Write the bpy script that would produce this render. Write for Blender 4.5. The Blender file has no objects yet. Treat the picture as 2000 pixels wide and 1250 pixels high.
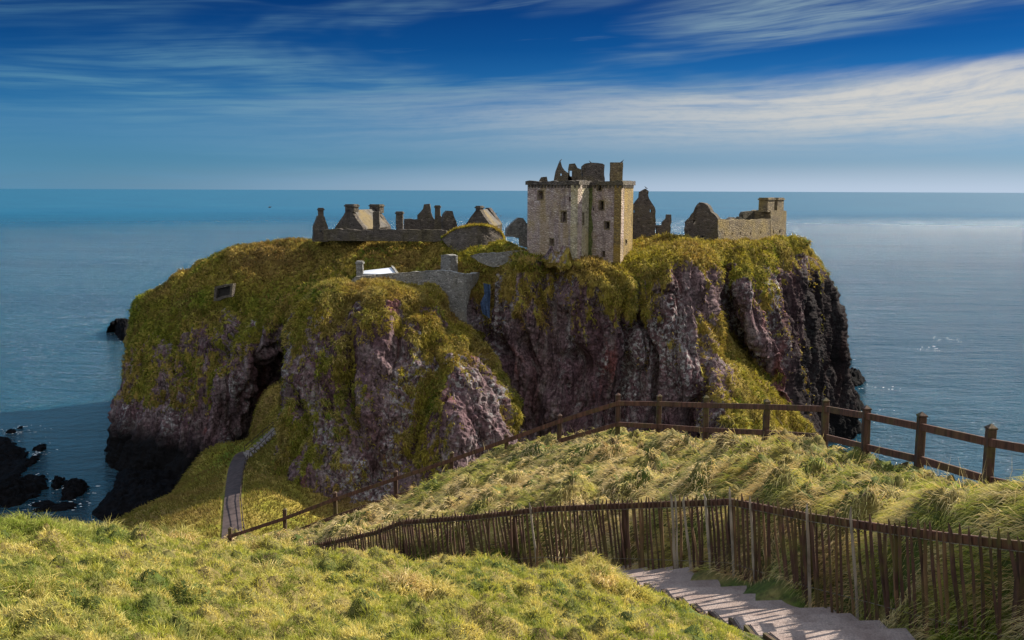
import bpy, bmesh, math, random
import numpy as np
from mathutils import Vector, Matrix

random.seed(7)
rng = np.random.default_rng(11)
R = math.radians
scene = bpy.context.scene
COL = scene.collection

# ------------------------------------------------------------------ camera
F = 1950.0                      # focal length in pixels of a 2000 px wide frame
PITCH, ROLL = R(7.4), R(0.23)
_f = np.array([0, math.cos(PITCH), -math.sin(PITCH)])
_u0 = np.array([0, math.sin(PITCH), math.cos(PITCH)])
_r0 = np.array([1.0, 0, 0])
_r = _r0 * math.cos(ROLL) + _u0 * math.sin(ROLL)
_u = -_r0 * math.sin(ROLL) + _u0 * math.cos(ROLL)
cam_data = bpy.data.cameras.new('camera')
cam_data.sensor_width = 36.0
cam_data.lens = F / 2000 * 36
cam_data.clip_start = 0.1
cam_data.clip_end = 200000
cam = bpy.data.objects.new('camera', cam_data)
COL.objects.link(cam)
cam.matrix_world = Matrix(((_r[0], _u[0], -_f[0], 0), (_r[1], _u[1], -_f[1], 0), (_r[2], _u[2], -_f[2], 0), (0, 0, 0, 1)))
scene.camera = cam

# ------------------------------------------------------------------ light
SUN_AZ, SUN_EL = R(63), R(34)
SDIR = Vector((math.sin(SUN_AZ) * math.cos(SUN_EL), math.cos(SUN_AZ) * math.cos(SUN_EL), math.sin(SUN_EL)))
sd = bpy.data.lights.new('sun', 'SUN')
sd.energy = 5.0
sd.angle = R(0.5)
sd.color = (1.0, 0.90, 0.74)
so = bpy.data.objects.new('sun', sd)
COL.objects.link(so)
so.rotation_euler = (-SDIR).to_track_quat('-Z', 'Y').to_euler()

scene.view_settings.view_transform = 'Standard'
scene.view_settings.look = 'None'
scene.view_settings.exposure = 1.25
scene.view_settings.gamma = 1.0
scene.cycles.max_bounces = 6
scene.cycles.diffuse_bounces = 3
scene.cycles.use_adaptive_sampling = True


class NT:
    """small node-tree writer"""
    def __init__(self, tree):
        self.t = tree
        self.n = tree.nodes
        self.l = tree.links

    def new(self, typ, **kw):
        nd = self.n.new(typ)
        for k, v in kw.items():
            setattr(nd, k, v)
        return nd

    def put(self, sock, v):
        if v is None:
            return
        if hasattr(v, 'is_linked') or isinstance(v, bpy.types.NodeSocket):
            self.l.new(v, sock)
        else:
            if sock.type == 'RGBA' and len(v) == 3:
                v = (*v, 1)
            sock.default_value = v

    def m(self, op, a, b=None, c=None, clamp=False):
        nd = self.new('ShaderNodeMath', operation=op, use_clamp=clamp)
        for i, v in enumerate((a, b, c)):
            self.put(nd.inputs[i], v)
        return nd.outputs[0]

    def mapr(self, v, a, b, c=0.0, d=1.0, smooth=True):
        nd = self.new('ShaderNodeMapRange')
        nd.interpolation_type = 'SMOOTHSTEP' if smooth else 'LINEAR'
        nd.clamp = True
        for i, x in enumerate((v, a, b, c, d)):
            self.put(nd.inputs[i], x)
        return nd.outputs[0]

    def mix(self, f, a, b, mode='MIX'):
        nd = self.new('ShaderNodeMix', data_type='RGBA', blend_type=mode)
        self.put(nd.inputs[0], f)
        self.put(nd.inputs[6], a)
        self.put(nd.inputs[7], b)
        return nd.outputs[2]

    def xyz(self, x, y, z):
        nd = self.new('ShaderNodeCombineXYZ')
        for i, v in enumerate((x, y, z)):
            self.put(nd.inputs[i], v)
        return nd.outputs[0]

    def noise(self, vec, scale=1.0, detail=3.0, rough=0.5, dist=0.0):
        nd = self.new('ShaderNodeTexNoise')
        self.put(nd.inputs['Vector'], vec)
        nd.inputs['Scale'].default_value = scale
        nd.inputs['Detail'].default_value = detail
        nd.inputs['Roughness'].default_value = rough
        nd.inputs['Distortion'].default_value = dist
        return nd.outputs[0]

    def voro(self, vec, scale, feature='F1', out='Distance', rand=1.0):
        nd = self.new('ShaderNodeTexVoronoi', feature=feature)
        self.put(nd.inputs['Vector'], vec)
        nd.inputs['Scale'].default_value = scale
        nd.inputs['Randomness'].default_value = rand
        return nd.outputs[out]

    def mapping(self, vec, scale=(1, 1, 1), rot=(0, 0, 0)):
        nd = self.new('ShaderNodeMapping')
        self.put(nd.inputs[0], vec)
        nd.inputs[3].default_value = scale
        nd.inputs[2].default_value = rot
        return nd.outputs[0]

    def ramp(self, v, stops):
        nd = self.new('ShaderNodeValToRGB')
        el = nd.color_ramp.elements
        while len(el) < len(stops):
            el.new(0.5)
        for e, (p, c) in zip(el, stops):
            e.position = p
            e.color = (*c, 1)
        self.put(nd.inputs[0], v)
        return nd.outputs[0]

    def bump(self, h, strength=0.5, dist=0.1, normal=None):
        nd = self.new('ShaderNodeBump')
        nd.inputs['Strength'].default_value = strength
        nd.inputs['Distance'].default_value = dist
        self.put(nd.inputs['Height'], h)
        if normal is not None:
            self.put(nd.inputs['Normal'], normal)
        return nd.outputs[0]


# ------------------------------------------------------------------ sky (world)
world = bpy.data.worlds.new('World')
scene.world = world
world.use_nodes = True
W = NT(world.node_tree)
W.n.clear()
sky = W.new('ShaderNodeTexSky', sky_type='NISHITA')
sky.sun_disc = False
sky.sun_elevation = SUN_EL
sky.sun_rotation = SUN_AZ
sky.altitude = 50
sky.air_density = 1.0
sky.dust_density = 0.6
sky.ozone_density = 2.0
tc = W.new('ShaderNodeTexCoord').outputs['Generated']
sep = W.new('ShaderNodeSeparateXYZ')
W.put(sep.inputs[0], tc)
sx, sy, sz = sep.outputs
az = W.m('ARCTAN2', sx, sy)
tint = W.ramp(W.mapr(sz, 0.0, 0.5, smooth=False), [(0.0, (0.105, 0.23, 0.42)), (0.06, (0.062, 0.185, 0.37)), (0.16, (0.025, 0.130, 0.29)),
                                  (0.27, (0.006, 0.068, 0.19)), (0.38, (0.0025, 0.036, 0.125)), (0.50, (0.05, 0.20, 0.40)), (1.0, (0.25, 0.45, 0.7))])
skyc = W.mix(1.0, sky.outputs[0], tint, 'MULTIPLY')
# streaks of cirrus, long in azimuth, thin in elevation, rising to the right
v2 = W.m('SUBTRACT', sz, W.m('MULTIPLY', az, W.m('MULTIPLY', sz, 0.42)))
warp = W.noise(W.xyz(W.m('MULTIPLY', az, 3.0), W.m('MULTIPLY', sz, 14.0), 1.7), 1.0, 2.0)
v3 = W.m('ADD', v2, W.m('MULTIPLY', W.m('SUBTRACT', warp, 0.5), 0.030))
n1 = W.noise(W.xyz(W.m('MULTIPLY', az, 3.2), W.m('MULTIPLY', v3, 46.0), 4.2), 1.0, 6.0, 0.58)
n2 = W.noise(W.xyz(W.m('MULTIPLY', az, 7.0), W.m('MULTIPLY', v3, 150.0), 9.0), 1.0, 5.0, 0.6)
n3 = W.noise(W.xyz(W.m('MULTIPLY', az, 2.2), W.m('MULTIPLY', v3, 17.0), 21.0), 1.0, 4.0, 0.55, 0.4)
nf = W.noise(W.xyz(W.m('MULTIPLY', az, 60.0), W.m('MULTIPLY', v3, 260.0), 3.0), 1.0, 3.0, 0.6)
# broad band of cloud: dense on the right, thinning to the left
up_edge = W.m('ADD', 0.102, W.m('MULTIPLY', W.m('SUBTRACT', n1, 0.5), 0.035))
band = W.m('MULTIPLY', W.mapr(v2, up_edge, W.m('SUBTRACT', up_edge, 0.026)), W.mapr(v2, 0.022, 0.060))
right = W.mapr(az, -0.50, 0.40, 0.22, 1.0)
streak = W.mapr(W.m('ADD', W.m('MULTIPLY', n1, 0.55), W.m('MULTIPLY', n2, 0.45)), 0.34, 0.58, 0.48, 1.0)
band = W.m('MULTIPLY', W.m('MULTIPLY', band, right), streak)
band = W.m('MULTIPLY', band, W.mapr(nf, 0.2, 0.6, 0.8, 1.0))
wisp = W.m('MULTIPLY', W.mapr(n3, 0.42, 0.68), W.mapr(n2, 0.3, 0.66, 0.15, 1.0))
wisp = W.m('MULTIPLY', W.m('MULTIPLY', wisp, W.mapr(sz, 0.02, 0.10)), 0.75)
wisp2 = W.m('MULTIPLY', W.mapr(n1, 0.60, 0.78), 0.35)
wsp = W.m('MAXIMUM', wisp, wisp2)
cloudcol = W.mix(W.mapr(az, -0.45, 0.45), (0.62, 1.30, 2.0), (2.9, 2.8, 2.6))
c0 = W.mix(wsp, skyc, W.mix(W.mapr(az, -0.45, 0.45), (0.55, 1.35, 1.85), (1.25, 1.75, 2.0)))
c1 = W.mix(W.m('MULTIPLY', band, 0.94), c0, cloudcol)
# thin grey veil low over the sea
veil = W.m('MULTIPLY', W.mapr(sz, 0.085, 0.0), W.mapr(n3, 0.25, 0.6, 0.35, 0.75))
c1 = W.mix(veil, c1, W.mix(W.mapr(az, -0.45, 0.45), (0.34, 1.12, 1.90), (1.5, 1.85, 2.3)))
# pale air along the horizon, brighter towards the sun
hz = W.m('MULTIPLY', W.mapr(sz, 0.030, -0.002), W.mapr(az, -0.5, 0.45, 0.04, 0.85))
c2 = W.mix(hz, c1, (2.2, 2.65, 3.3))
# unseen broken bright cloud, added behind the viewer and overhead to fill shade
nb = W.noise(tc, 3.0, 5.0, 0.55)
back = W.m('MULTIPLY', W.mapr(sy, 0.45, -0.35), W.mapr(nb, 0.30, 0.55, 0.55, 1.0))
back = W.m('MULTIPLY', back, W.mapr(sz, -0.02, 0.1))
c2 = W.mix(W.m('MULTIPLY', W.mapr(sz, 0.19, 0.42), W.m('MULTIPLY', W.mapr(nb, 0.35, 0.6, 0.35, 1.0), W.mapr(az, -0.7, 0.6, 0.6, 1.0))), c2, W.mix(W.mapr(az, -0.5, 0.6), (0.75, 2.9, 5.2), (4.6, 4.7, 4.7)))
c3 = W.mix(back, c2, (4.3, 4.25, 4.2))
bg = W.new('ShaderNodeBackground')
bg.inputs['Strength'].default_value = 0.1
W.put(bg.inputs[0], c3)
wo = W.new('ShaderNodeOutputWorld')
W.l.new(bg.outputs[0], wo.inputs[0])


# ------------------------------------------------------------------ geometry helpers
def ray(px, py):
    return _r * ((px - 1000) / F) - _u * ((py - 625) / F) + _f


def P(px, py, Y):
    v = ray(px, py)
    return v * (Y / v[1])


_perm = rng.permutation(256).astype(np.int32)
_perm = np.concatenate([_perm, _perm, _perm])
_g = rng.normal(size=(256, 3))
_g /= np.linalg.norm(_g, axis=1)[:, None]


def perlin(p):
    p = np.asarray(p, float)
    i = np.floor(p).astype(np.int64)
    f = p - i
    i &= 255
    w = f * f * f * (f * (f * 6 - 15) + 10)
    out = np.zeros(len(p))
    for dx in (0, 1):
        wx = w[:, 0] if dx else 1 - w[:, 0]
        for dy in (0, 1):
            wy = w[:, 1] if dy else 1 - w[:, 1]
            for dz in (0, 1):
                wz = w[:, 2] if dz else 1 - w[:, 2]
                h = _perm[_perm[_perm[(i[:, 0] + dx) & 255] + ((i[:, 1] + dy) & 255)] + ((i[:, 2] + dz) & 255)]
                d = f - np.array([dx, dy, dz])
                out += wx * wy * wz * np.einsum('ij,ij->i', _g[h], d)
    return out * 1.5


def fbm(p, octaves=4, gain=0.5, ridged=False):
    a, s, tot = 1.0, np.zeros(len(p)), 0
    q = np.array(p, float)
    for o in range(octaves):
        n = perlin(q + o * 17.3)
        s += a * ((1 - 2 * np.abs(n)) if ridged else n)
        tot += a
        a *= gain
        q = q * 2.03
    return s / tot


def sstep(a, b, x):
    t = np.clip((x - a) / (b - a), 0, 1)
    return t * t * (3 - 2 * t)


def tps(pts, smooth=0.0):
    pts = np.array(pts, float)
    n = len(pts)
    xy, z = pts[:, :2], pts[:, 2]
    U = lambda r2: np.where(r2 > 1e-9, 0.5 * r2 * np.log(np.maximum(r2, 1e-9)), 0)
    K = U(((xy[:, None] - xy[None]) ** 2).sum(-1)) + np.eye(n) * smooth
    Pm = np.c_[np.ones(n), xy]
    A = np.block([[K, Pm], [Pm.T, np.zeros((3, 3))]])
    w = np.linalg.solve(A, np.r_[z, 0, 0, 0])

    def f(x, y):
        x = np.atleast_1d(np.asarray(x, float)); y = np.atleast_1d(np.asarray(y, float))
        out = np.empty(len(x))
        for s in range(0, len(x), 40000):
            q = np.c_[x[s:s + 40000], y[s:s + 40000]]
            out[s:s + 40000] = U(((q[:, None] - xy[None]) ** 2).sum(-1)) @ w[:n] + w[n] + q @ w[n + 1:]
        return out
    return f


def mesh_np(name, V, Fc, smooth=False):
    """mesh from arrays, faces all of one size"""
    V = np.ascontiguousarray(V, np.float32)
    Fc = np.ascontiguousarray(Fc, np.int32)
    k = Fc.shape[1]
    me = bpy.data.meshes.new(name)
    me.vertices.add(len(V))
    me.vertices.foreach_set('co', V.ravel())
    me.loops.add(Fc.size)
    me.loops.foreach_set('vertex_index', Fc.ravel())
    me.polygons.add(len(Fc))
    me.polygons.foreach_set('loop_start', np.arange(0, Fc.size, k, dtype=np.int32))
    me.update(calc_edges=True)
    me.polygons.foreach_set('use_smooth', np.full(len(Fc), smooth))
    me.validate()
    return me


def attr(me, name, data, typ='FLOAT'):
    a = me.attributes.new(name, typ, 'POINT')
    if typ == 'FLOAT':
        a.data.foreach_set('value', np.ascontiguousarray(data, np.float32))
    else:
        d = np.c_[data, np.ones(len(data))].astype(np.float32)
        a.data.foreach_set('color', d.ravel())


def put(name, me, mat, parent=None, **props):
    o = bpy.data.objects.new(name, me)
    COL.objects.link(o)
    if mat is not None:
        me.materials.append(mat)
    if parent is not None:
        o.parent = parent
        off = Vector()
        p = parent
        while p is not None:
            off += p.location
            p = p.parent
        if off.length > 0:
            me.transform(Matrix.Translation(-off))
    for k, v in props.items():
        o[k] = v
    return o


def thing(name, label, cat, loc, group=None):
    o = bpy.data.objects.new(name, None)
    COL.objects.link(o)
    o.location = Vector(loc)
    o.empty_display_size = 0.3
    o['label'] = label
    o['category'] = cat
    if group:
        o['group'] = group
    return o


def grid_faces(nc, nr):
    i = np.arange((nc - 1) * (nr - 1))
    c, r = i // (nr - 1), i % (nr - 1)
    a = c * nr + r
    return np.c_[a, a + 1, a + nr + 1, a + nr]


def bm_mesh(name, bm, smooth=False):
    bmesh.ops.recalc_face_normals(bm, faces=bm.faces)
    me = bpy.data.meshes.new(name)
    bm.to_mesh(me)
    bm.free()
    if smooth:
        me.polygons.foreach_set('use_smooth', np.full(len(me.polygons), True))
    return me


def add_box(bm, c, ax, ay, az_, bevel=0.0):
    """box centred at c with half axes ax, ay, az_ (vectors)"""
    c, ax, ay, az_ = map(Vector, (c, ax, ay, az_))
    vs = []
    for i in (-1, 1):
        for j in (-1, 1):
            for k in (-1, 1):
                vs.append(bm.verts.new(c + ax * i + ay * j + az_ * k))
    fs = []
    for q in ((0, 1, 3, 2), (4, 6, 7, 5), (0, 4, 5, 1), (2, 3, 7, 6), (0, 2, 6, 4), (1, 5, 7, 3)):
        fs.append(bm.faces.new([vs[i] for i in q]))
    if bevel > 0:
        es = list({e for f in fs for e in f.edges})
        bmesh.ops.bevel(bm, geom=es, offset=bevel, segments=1, affect='EDGES')


def add_bar(bm, a, b, w, h, up=(0, 0, 1), bevel=0.0):
    a, b = Vector(a), Vector(b)
    d = (b - a)
    t = d.normalized()
    s = t.cross(Vector(up))
    if s.length < 1e-4:
        s = t.cross(Vector((0, 1, 0)))
    s.normalize()
    n = s.cross(t)
    add_box(bm, (a + b) / 2, d / 2, s * w / 2, n * h / 2, bevel)


# ------------------------------------------------------------------ materials
def new_mat(name):
    m = bpy.data.materials.new(name)
    m.use_nodes = True
    t = NT(m.node_tree)
    t.n.clear()
    out = t.new('ShaderNodeOutputMaterial')
    b = t.new('ShaderNodeBsdfPrincipled')
    t.l.new(b.outputs[0], out.inputs[0])
    b.inputs['Specular IOR Level'].default_value = 0.25
    return m, t, b, out


def geo_pos(t):
    return t.new('ShaderNodeNewGeometry').outputs['Position']


def obj_pos(t):
    return t.new('ShaderNodeTexCoord').outputs['Object']


def rock_nodes(t, p):
    """purple conglomerate with grey lichen; returns colour and height"""
    big = t.noise(t.mapping(p, (0.10, 0.10, 0.035)), 1.0, 4.0, 0.55)
    mid = t.noise(t.mapping(p, (0.55, 0.55, 0.16)), 1.0, 5.0, 0.6)
    peb = t.voro(p, 2.3)
    peb2 = t.voro(p, 3.6, out='Color')
    fine = t.noise(p, 2.2, 5.0, 0.7)
    c = t.ramp(big, [(0.30, (0.040, 0.023, 0.027)), (0.44, (0.076, 0.046, 0.054)), (0.56, (0.100, 0.070, 0.077)), (0.7, (0.062, 0.034, 0.037))])
    c = t.mix(t.mapr(mid, 0.48, 0.68, 0.0, 0.8), c, (0.125, 0.105, 0.105))
    c = t.mix(t.mapr(mid, 0.46, 0.28, 0.0, 0.85), c, (0.026, 0.016, 0.017))
    fl = t.noise(t.mapping(p, (1.0, 1.0, 0.55)), 1.9, 6.0, 0.75)
    c = t.mix(1.0, c, t.ramp(fl, [(0.34, (0.45, 0.44, 0.45)), (0.5, (1.0, 1.0, 1.0)), (0.66, (1.7, 1.7, 1.7))]), 'MULTIPLY')
    scar = t.noise(t.mapping(p, (0.28, 0.28, 0.05)), 1.0, 3.0, 0.5)
    c = t.mix(t.mapr(scar, 0.60, 0.70, 0.0, 0.6), c, (0.138, 0.051, 0.048))
    # grey lichen in freckles over broad uneven areas
    lz = t.noise(t.mapping(p, (0.15, 0.15, 0.06)), 1.0, 4.0, 0.6)
    li = t.m('MULTIPLY', t.mapr(t.noise(p, 1.5, 6.0, 0.75), 0.48, 0.60), t.mapr(lz, 0.47, 0.62, 0.02, 1.0))
    c = t.mix(t.m('MULTIPLY', li, 0.85), c, (0.25, 0.255, 0.26))
    pv = t.new('ShaderNodeSeparateColor')
    t.put(pv.inputs[0], peb2)
    c = t.mix(1.0, c, t.mix(pv.outputs[0], (0.62, 0.62, 0.62), (1.35, 1.33, 1.33)), 'MULTIPLY')
    # open vertical joints
    cr = t.m('ABSOLUTE', t.m('SUBTRACT', t.noise(t.mapping(p, (0.5, 0.5, 0.055)), 1.0, 4.0, 0.6, 0.3), 0.5))
    crack = t.mapr(cr, 0.0, 0.013, 1.0, 0.0)
    c = t.mix(t.m('MULTIPLY', crack, 0.7), c, (0.012, 0.008, 0.008))
    h = t.m('ADD', t.m('MULTIPLY', t.m('SUBTRACT', 1.0, peb), 0.5), t.m('MULTIPLY', fine, 1.0))
    h = t.m('SUBTRACT', h, t.m('MULTIPLY', crack, 1.2))
    return c, h


def turf_nodes(t, p):
    """rough cliff-top grass: olive, straw, brown and patches of green"""
    big = t.noise(t.mapping(p, (0.09, 0.09, 0.09)), 1.0, 4.0, 0.6)
    mid = t.noise(p, 0.6, 4.0, 0.65)
    fine = t.noise(t.mapping(p, (1.0, 1.0, 0.4)), 3.0, 4.0, 0.7)
    c = t.ramp(big, [(0.32, (0.054, 0.090, 0.014)), (0.43, (0.144, 0.138, 0.022)), (0.54, (0.186, 0.138, 0.036)), (0.66, (0.126, 0.084, 0.034))])
    c = t.mix(t.mapr(mid, 0.52, 0.72, 0.0, 0.8), c, (0.240, 0.198, 0.054))
    c = t.mix(t.mapr(mid, 0.46, 0.28, 0.0, 0.8), c, (0.054, 0.060, 0.014))
    c = t.mix(1.0, c, t.ramp(fine, [(0.3, (0.45, 0.45, 0.45)), (0.7, (1.5, 1.5, 1.45))]), 'MULTIPLY')
    return c, fine


def cliff_material():
    m, t, b, out = new_mat('cliff_rock_and_turf')
    p = geo_pos(t)
    rc, rh = rock_nodes(t, p)
    gc, gh = turf_nodes(t, p)
    g = t.new('ShaderNodeAttribute', attribute_name='grass').outputs['Fac']
    w = t.new('ShaderNodeAttribute', attribute_name='wet_dark').outputs['Fac']
    gm = t.mapr(t.m('ADD', g, t.m('MULTIPLY', t.m('SUBTRACT', t.noise(t.mapping(p, (1.0, 1.0, 0.45)), 1.6, 5.0, 0.75), 0.5), 1.7)), 0.40, 0.60)
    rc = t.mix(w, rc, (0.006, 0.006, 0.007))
    c = t.mix(gm, rc, gc)
    t.put(b.inputs['Base Color'], c)
    b.inputs['Roughness'].default_value = 0.9
    h = t.m('ADD', t.m('MULTIPLY', rh, t.m('SUBTRACT', 1.0, gm)), t.m('MULTIPLY', gh, gm))
    t.put(b.inputs['Normal'], t.bump(h, 0.7, 0.22))
    return m


def turf_material(name, green=(0.06, 0.085, 0.014), straw=(0.19, 0.15, 0.05), soil=(0.06, 0.035, 0.022)):
    m, t, b, out = new_mat(name)
    p = geo_pos(t)
    n = t.noise(p, 0.9, 5.0, 0.6)
    f = t.noise(p, 11.0, 4.0, 0.65)
    c = t.mix(t.mapr(n, 0.38, 0.62), green, straw)
    c = t.mix(t.mapr(t.noise(p, 1.7, 3.0), 0.60, 0.72, 0, 0.8), c, soil)
    c = t.mix(1.0, c, t.ramp(f, [(0.3, (0.35, 0.35, 0.35)), (0.7, (1.2, 1.2, 1.2))]), 'MULTIPLY')
    t.put(b.inputs['Base Color'], c)
    b.inputs['Roughness'].default_value = 0.95
    t.put(b.inputs['Normal'], t.bump(f, 0.8, 0.06))
    return m


def blade_material(name, trans=0.45):
    m, t, b, out = new_mat(name)
    col = t.new('ShaderNodeAttribute', attribute_name='tone').outputs['Color']
    d = t.new('ShaderNodeBsdfDiffuse')
    tr = t.new('ShaderNodeBsdfTranslucent')
    t.put(d.inputs[0], col)
    t.put(tr.inputs[0], t.mix(1.0, col, (1.25, 1.2, 0.7), 'MULTIPLY'))
    mx = t.new('ShaderNodeMixShader')
    mx.inputs[0].default_value = trans
    t.l.new(d.outputs[0], mx.inputs[1])
    t.l.new(tr.outputs[0], mx.inputs[2])
    t.l.new(mx.outputs[0], out.inputs[0])
    t.n.remove(b)
    return m


def stone_material(name, base, dark, light, lichen=(0.26, 0.19, 0.05), lich=0.3, scale=2.0, streak=0.0):
    m, t, b, out = new_mat(name)
    p = obj_pos(t)
    pm = t.mapping(p, (1.0, 1.0, 1.7))
    cell = t.new('ShaderNodeSeparateColor')
    t.put(cell.inputs[0], t.voro(pm, scale, out='Color'))
    edge = t.voro(pm, scale, 'DISTANCE_TO_EDGE')
    big = t.noise(p, 0.22, 4.0, 0.6)
    mid = t.noise(t.mapping(p, (1.0, 1.0, 0.35)), 0.7, 4.0, 0.65)
    c = t.mix(cell.outputs[0], dark, light)
    c = t.mix(t.mapr(cell.outputs[1], 0.3, 0.7), c, base)
    c = t.mix(t.mapr(edge, 0.09, 0.0, 0, 0.65), c, (0.07, 0.06, 0.055))
    c = t.mix(t.mapr(big, 0.42, 0.66, 0.0, lich), c, lichen)
    c = t.mix(t.mapr(mid, 0.48, 0.28, 0, 0.65), c, tuple(x * 0.4 for x in dark))
    if streak:
        c = t.mix(t.mapr(t.noise(t.mapping(p, (0.5, 0.5, 0.04)), 1.0, 3.0), 0.5, 0.66, 0, streak), c, (0.30, 0.21, 0.05))
    t.put(b.inputs['Base Color'], c)
    b.inputs['Roughness'].default_value = 0.92
    h = t.m('ADD', t.m('MINIMUM', t.m('MULTIPLY', edge, 5.0), 1.0), t.m('MULTIPLY', t.noise(p, 5.0, 4.0, 0.65), 0.7))
    t.put(b.inputs['Normal'], t.bump(h, 0.8, 0.12))
    return m


def wood_material(name, base, moss=0.0, grey=0.0):
    m, t, b, out = new_mat(name)
    p = obj_pos(t)
    g = t.noise(t.mapping(p, (14, 14, 1.6)), 1.0, 5.0, 0.6, 0.3)
    n = t.noise(p, 3.0, 4.0, 0.6)
    c = t.mix(t.mapr(g, 0.3, 0.7), tuple(x * 0.45 for x in base), tuple(x * 1.35 for x in base))
    if moss:
        c = t.mix(t.mapr(n, 0.45, 0.65, 0, moss), c, (0.085, 0.085, 0.018))
    if grey:
        c = t.mix(t.mapr(n, 0.4, 0.6, 0, grey), c, (0.33, 0.31, 0.28))
    t.put(b.inputs['Base Color'], c)
    b.inputs['Roughness'].default_value = 0.75
    t.put(b.inputs['Normal'], t.bump(g, 0.5, 0.02))
    return m


def plain(name, col, rough=0.9, nscale=3.0, var=0.4, bump=0.3, bd=0.05):
    m, t, b, out = new_mat(name)
    p = obj_pos(t)
    n = t.noise(p, nscale, 5.0, 0.65)
    c = t.mix(t.mapr(n, 0.3, 0.7), tuple(x * (1 - var) for x in col), tuple(min(1, x * (1 + var)) for x in col))
    t.put(b.inputs['Base Color'], c)
    b.inputs['Roughness'].default_value = rough
    t.put(b.inputs['Normal'], t.bump(n, bump, bd))
    return m


M_cliff = cliff_material()
M_turf = turf_material('short_turf')
M_blade = blade_material('grass_blade', 0.33)
M_tuft = blade_material('cliff_grass', 0.3)
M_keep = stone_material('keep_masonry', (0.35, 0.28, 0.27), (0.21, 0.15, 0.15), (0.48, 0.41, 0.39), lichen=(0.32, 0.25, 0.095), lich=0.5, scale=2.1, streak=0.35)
M_keep_corner = stone_material('corner_masonry_lit_tone', (0.40, 0.36, 0.26), (0.24, 0.21, 0.15), (0.52, 0.47, 0.36), lichen=(0.38, 0.30, 0.12), lich=0.5, scale=2.1)  # sunlit beige of the wing's side face painted into the stone
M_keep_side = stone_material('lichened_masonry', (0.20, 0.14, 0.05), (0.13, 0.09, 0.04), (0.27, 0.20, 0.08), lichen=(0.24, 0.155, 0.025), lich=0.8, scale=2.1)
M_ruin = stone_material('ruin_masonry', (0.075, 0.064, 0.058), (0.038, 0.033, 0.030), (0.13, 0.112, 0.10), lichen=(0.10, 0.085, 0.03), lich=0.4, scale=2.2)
M_grey = stone_material('grey_masonry', (0.20, 0.20, 0.195), (0.10, 0.098, 0.096), (0.33, 0.325, 0.32), lich=0.15, scale=2.6)
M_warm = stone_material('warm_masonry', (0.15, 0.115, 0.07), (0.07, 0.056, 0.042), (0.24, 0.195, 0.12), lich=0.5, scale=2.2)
M_void = plain('shadowed_interior_stone', (0.02, 0.018, 0.017), var=0.3)  # near-black colour paints the interior shade seen through openings
M_slate = stone_material('slate_roof', (0.115, 0.108, 0.10), (0.07, 0.066, 0.062), (0.16, 0.148, 0.137), lichen=(0.22, 0.15, 0.03), lich=0.5, scale=4.0)
M_white = plain('pale_lead_roof', (0.42, 0.45, 0.52), 0.5, 1.0, 0.1)
M_rail = wood_material('brown_fence_wood', (0.080, 0.036, 0.025), moss=0.25)
M_post = wood_material('dark_post_wood', (0.056, 0.030, 0.022), moss=0.5)
M_pick = wood_material('dark_picket_wood', (0.062, 0.032, 0.025), moss=0.5)
M_pick2 = wood_material('brown_picket_wood', (0.12, 0.07, 0.04), moss=0.3)
M_pale = wood_material('bleached_picket_wood', (0.20, 0.165, 0.135), grey=0.35)
M_path = plain('path_tarmac', (0.050, 0.036, 0.036), 0.9, 1.2, 0.35, 0.3, 0.05)
M_dark = plain('dark_handrail_wood', (0.05, 0.035, 0.028))
M_bird = plain('dark_plumage', (0.05, 0.05, 0.055))
M_gull = plain('white_plumage', (0.75, 0.75, 0.74))
M_net = plain('blue_netting', (0.03, 0.055, 0.115), 0.7, 4.0, 0.5)


def no_gloss(m):
    for nd in m.node_tree.nodes:
        if nd.type == 'BSDF_PRINCIPLED':
            nd.inputs['Specular IOR Level'].default_value = 0.04


no_gloss(M_cliff)


def steps_mat():
    m, t, b, out = new_mat('gritty_step_concrete')
    p = geo_pos(t)
    f = t.noise(p, 45.0, 4.0, 0.7)
    n = t.noise(p, 2.5, 4.0, 0.6)
    v = t.voro(p, 60.0)
    c = t.mix(t.mapr(n, 0.3, 0.7), (0.195, 0.145, 0.132), (0.29, 0.232, 0.215))
    c = t.mix(1.0, c, t.ramp(f, [(0.3, (0.55, 0.55, 0.55)), (0.7, (1.2, 1.2, 1.2))]), 'MULTIPLY')
    c = t.mix(t.mapr(t.noise(p, 5.0, 3.0), 0.6, 0.72, 0, 0.55), c, (0.12, 0.09, 0.075))
    t.put(b.inputs['Base Color'], c)
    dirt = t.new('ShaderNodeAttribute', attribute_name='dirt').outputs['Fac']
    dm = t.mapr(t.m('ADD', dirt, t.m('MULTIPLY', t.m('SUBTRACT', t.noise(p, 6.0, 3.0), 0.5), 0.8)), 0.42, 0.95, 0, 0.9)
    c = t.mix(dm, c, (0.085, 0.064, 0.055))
    sl = t.new('ShaderNodeAttribute', attribute_name='slab').outputs['Fac']
    c = t.mix(1.0, c, t.mix(sl, (0.74, 0.73, 0.72), (1.22, 1.2, 1.17)), 'MULTIPLY')
    b.inputs['Roughness'].default_value = 0.9
    t.put(b.inputs['Normal'], t.bump(t.m('ADD', f, t.m('MULTIPLY', v, 0.5)), 0.6, 0.015))
    return m


M_step = steps_mat()
M_reef = plain('wet_black_rock', (0.004, 0.004, 0.005), 0.9, 1.2, 0.6, 0.9, 0.4)

no_gloss(M_reef)
# ------------------------------------------------------------------ sea
SEA = -50.0


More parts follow.
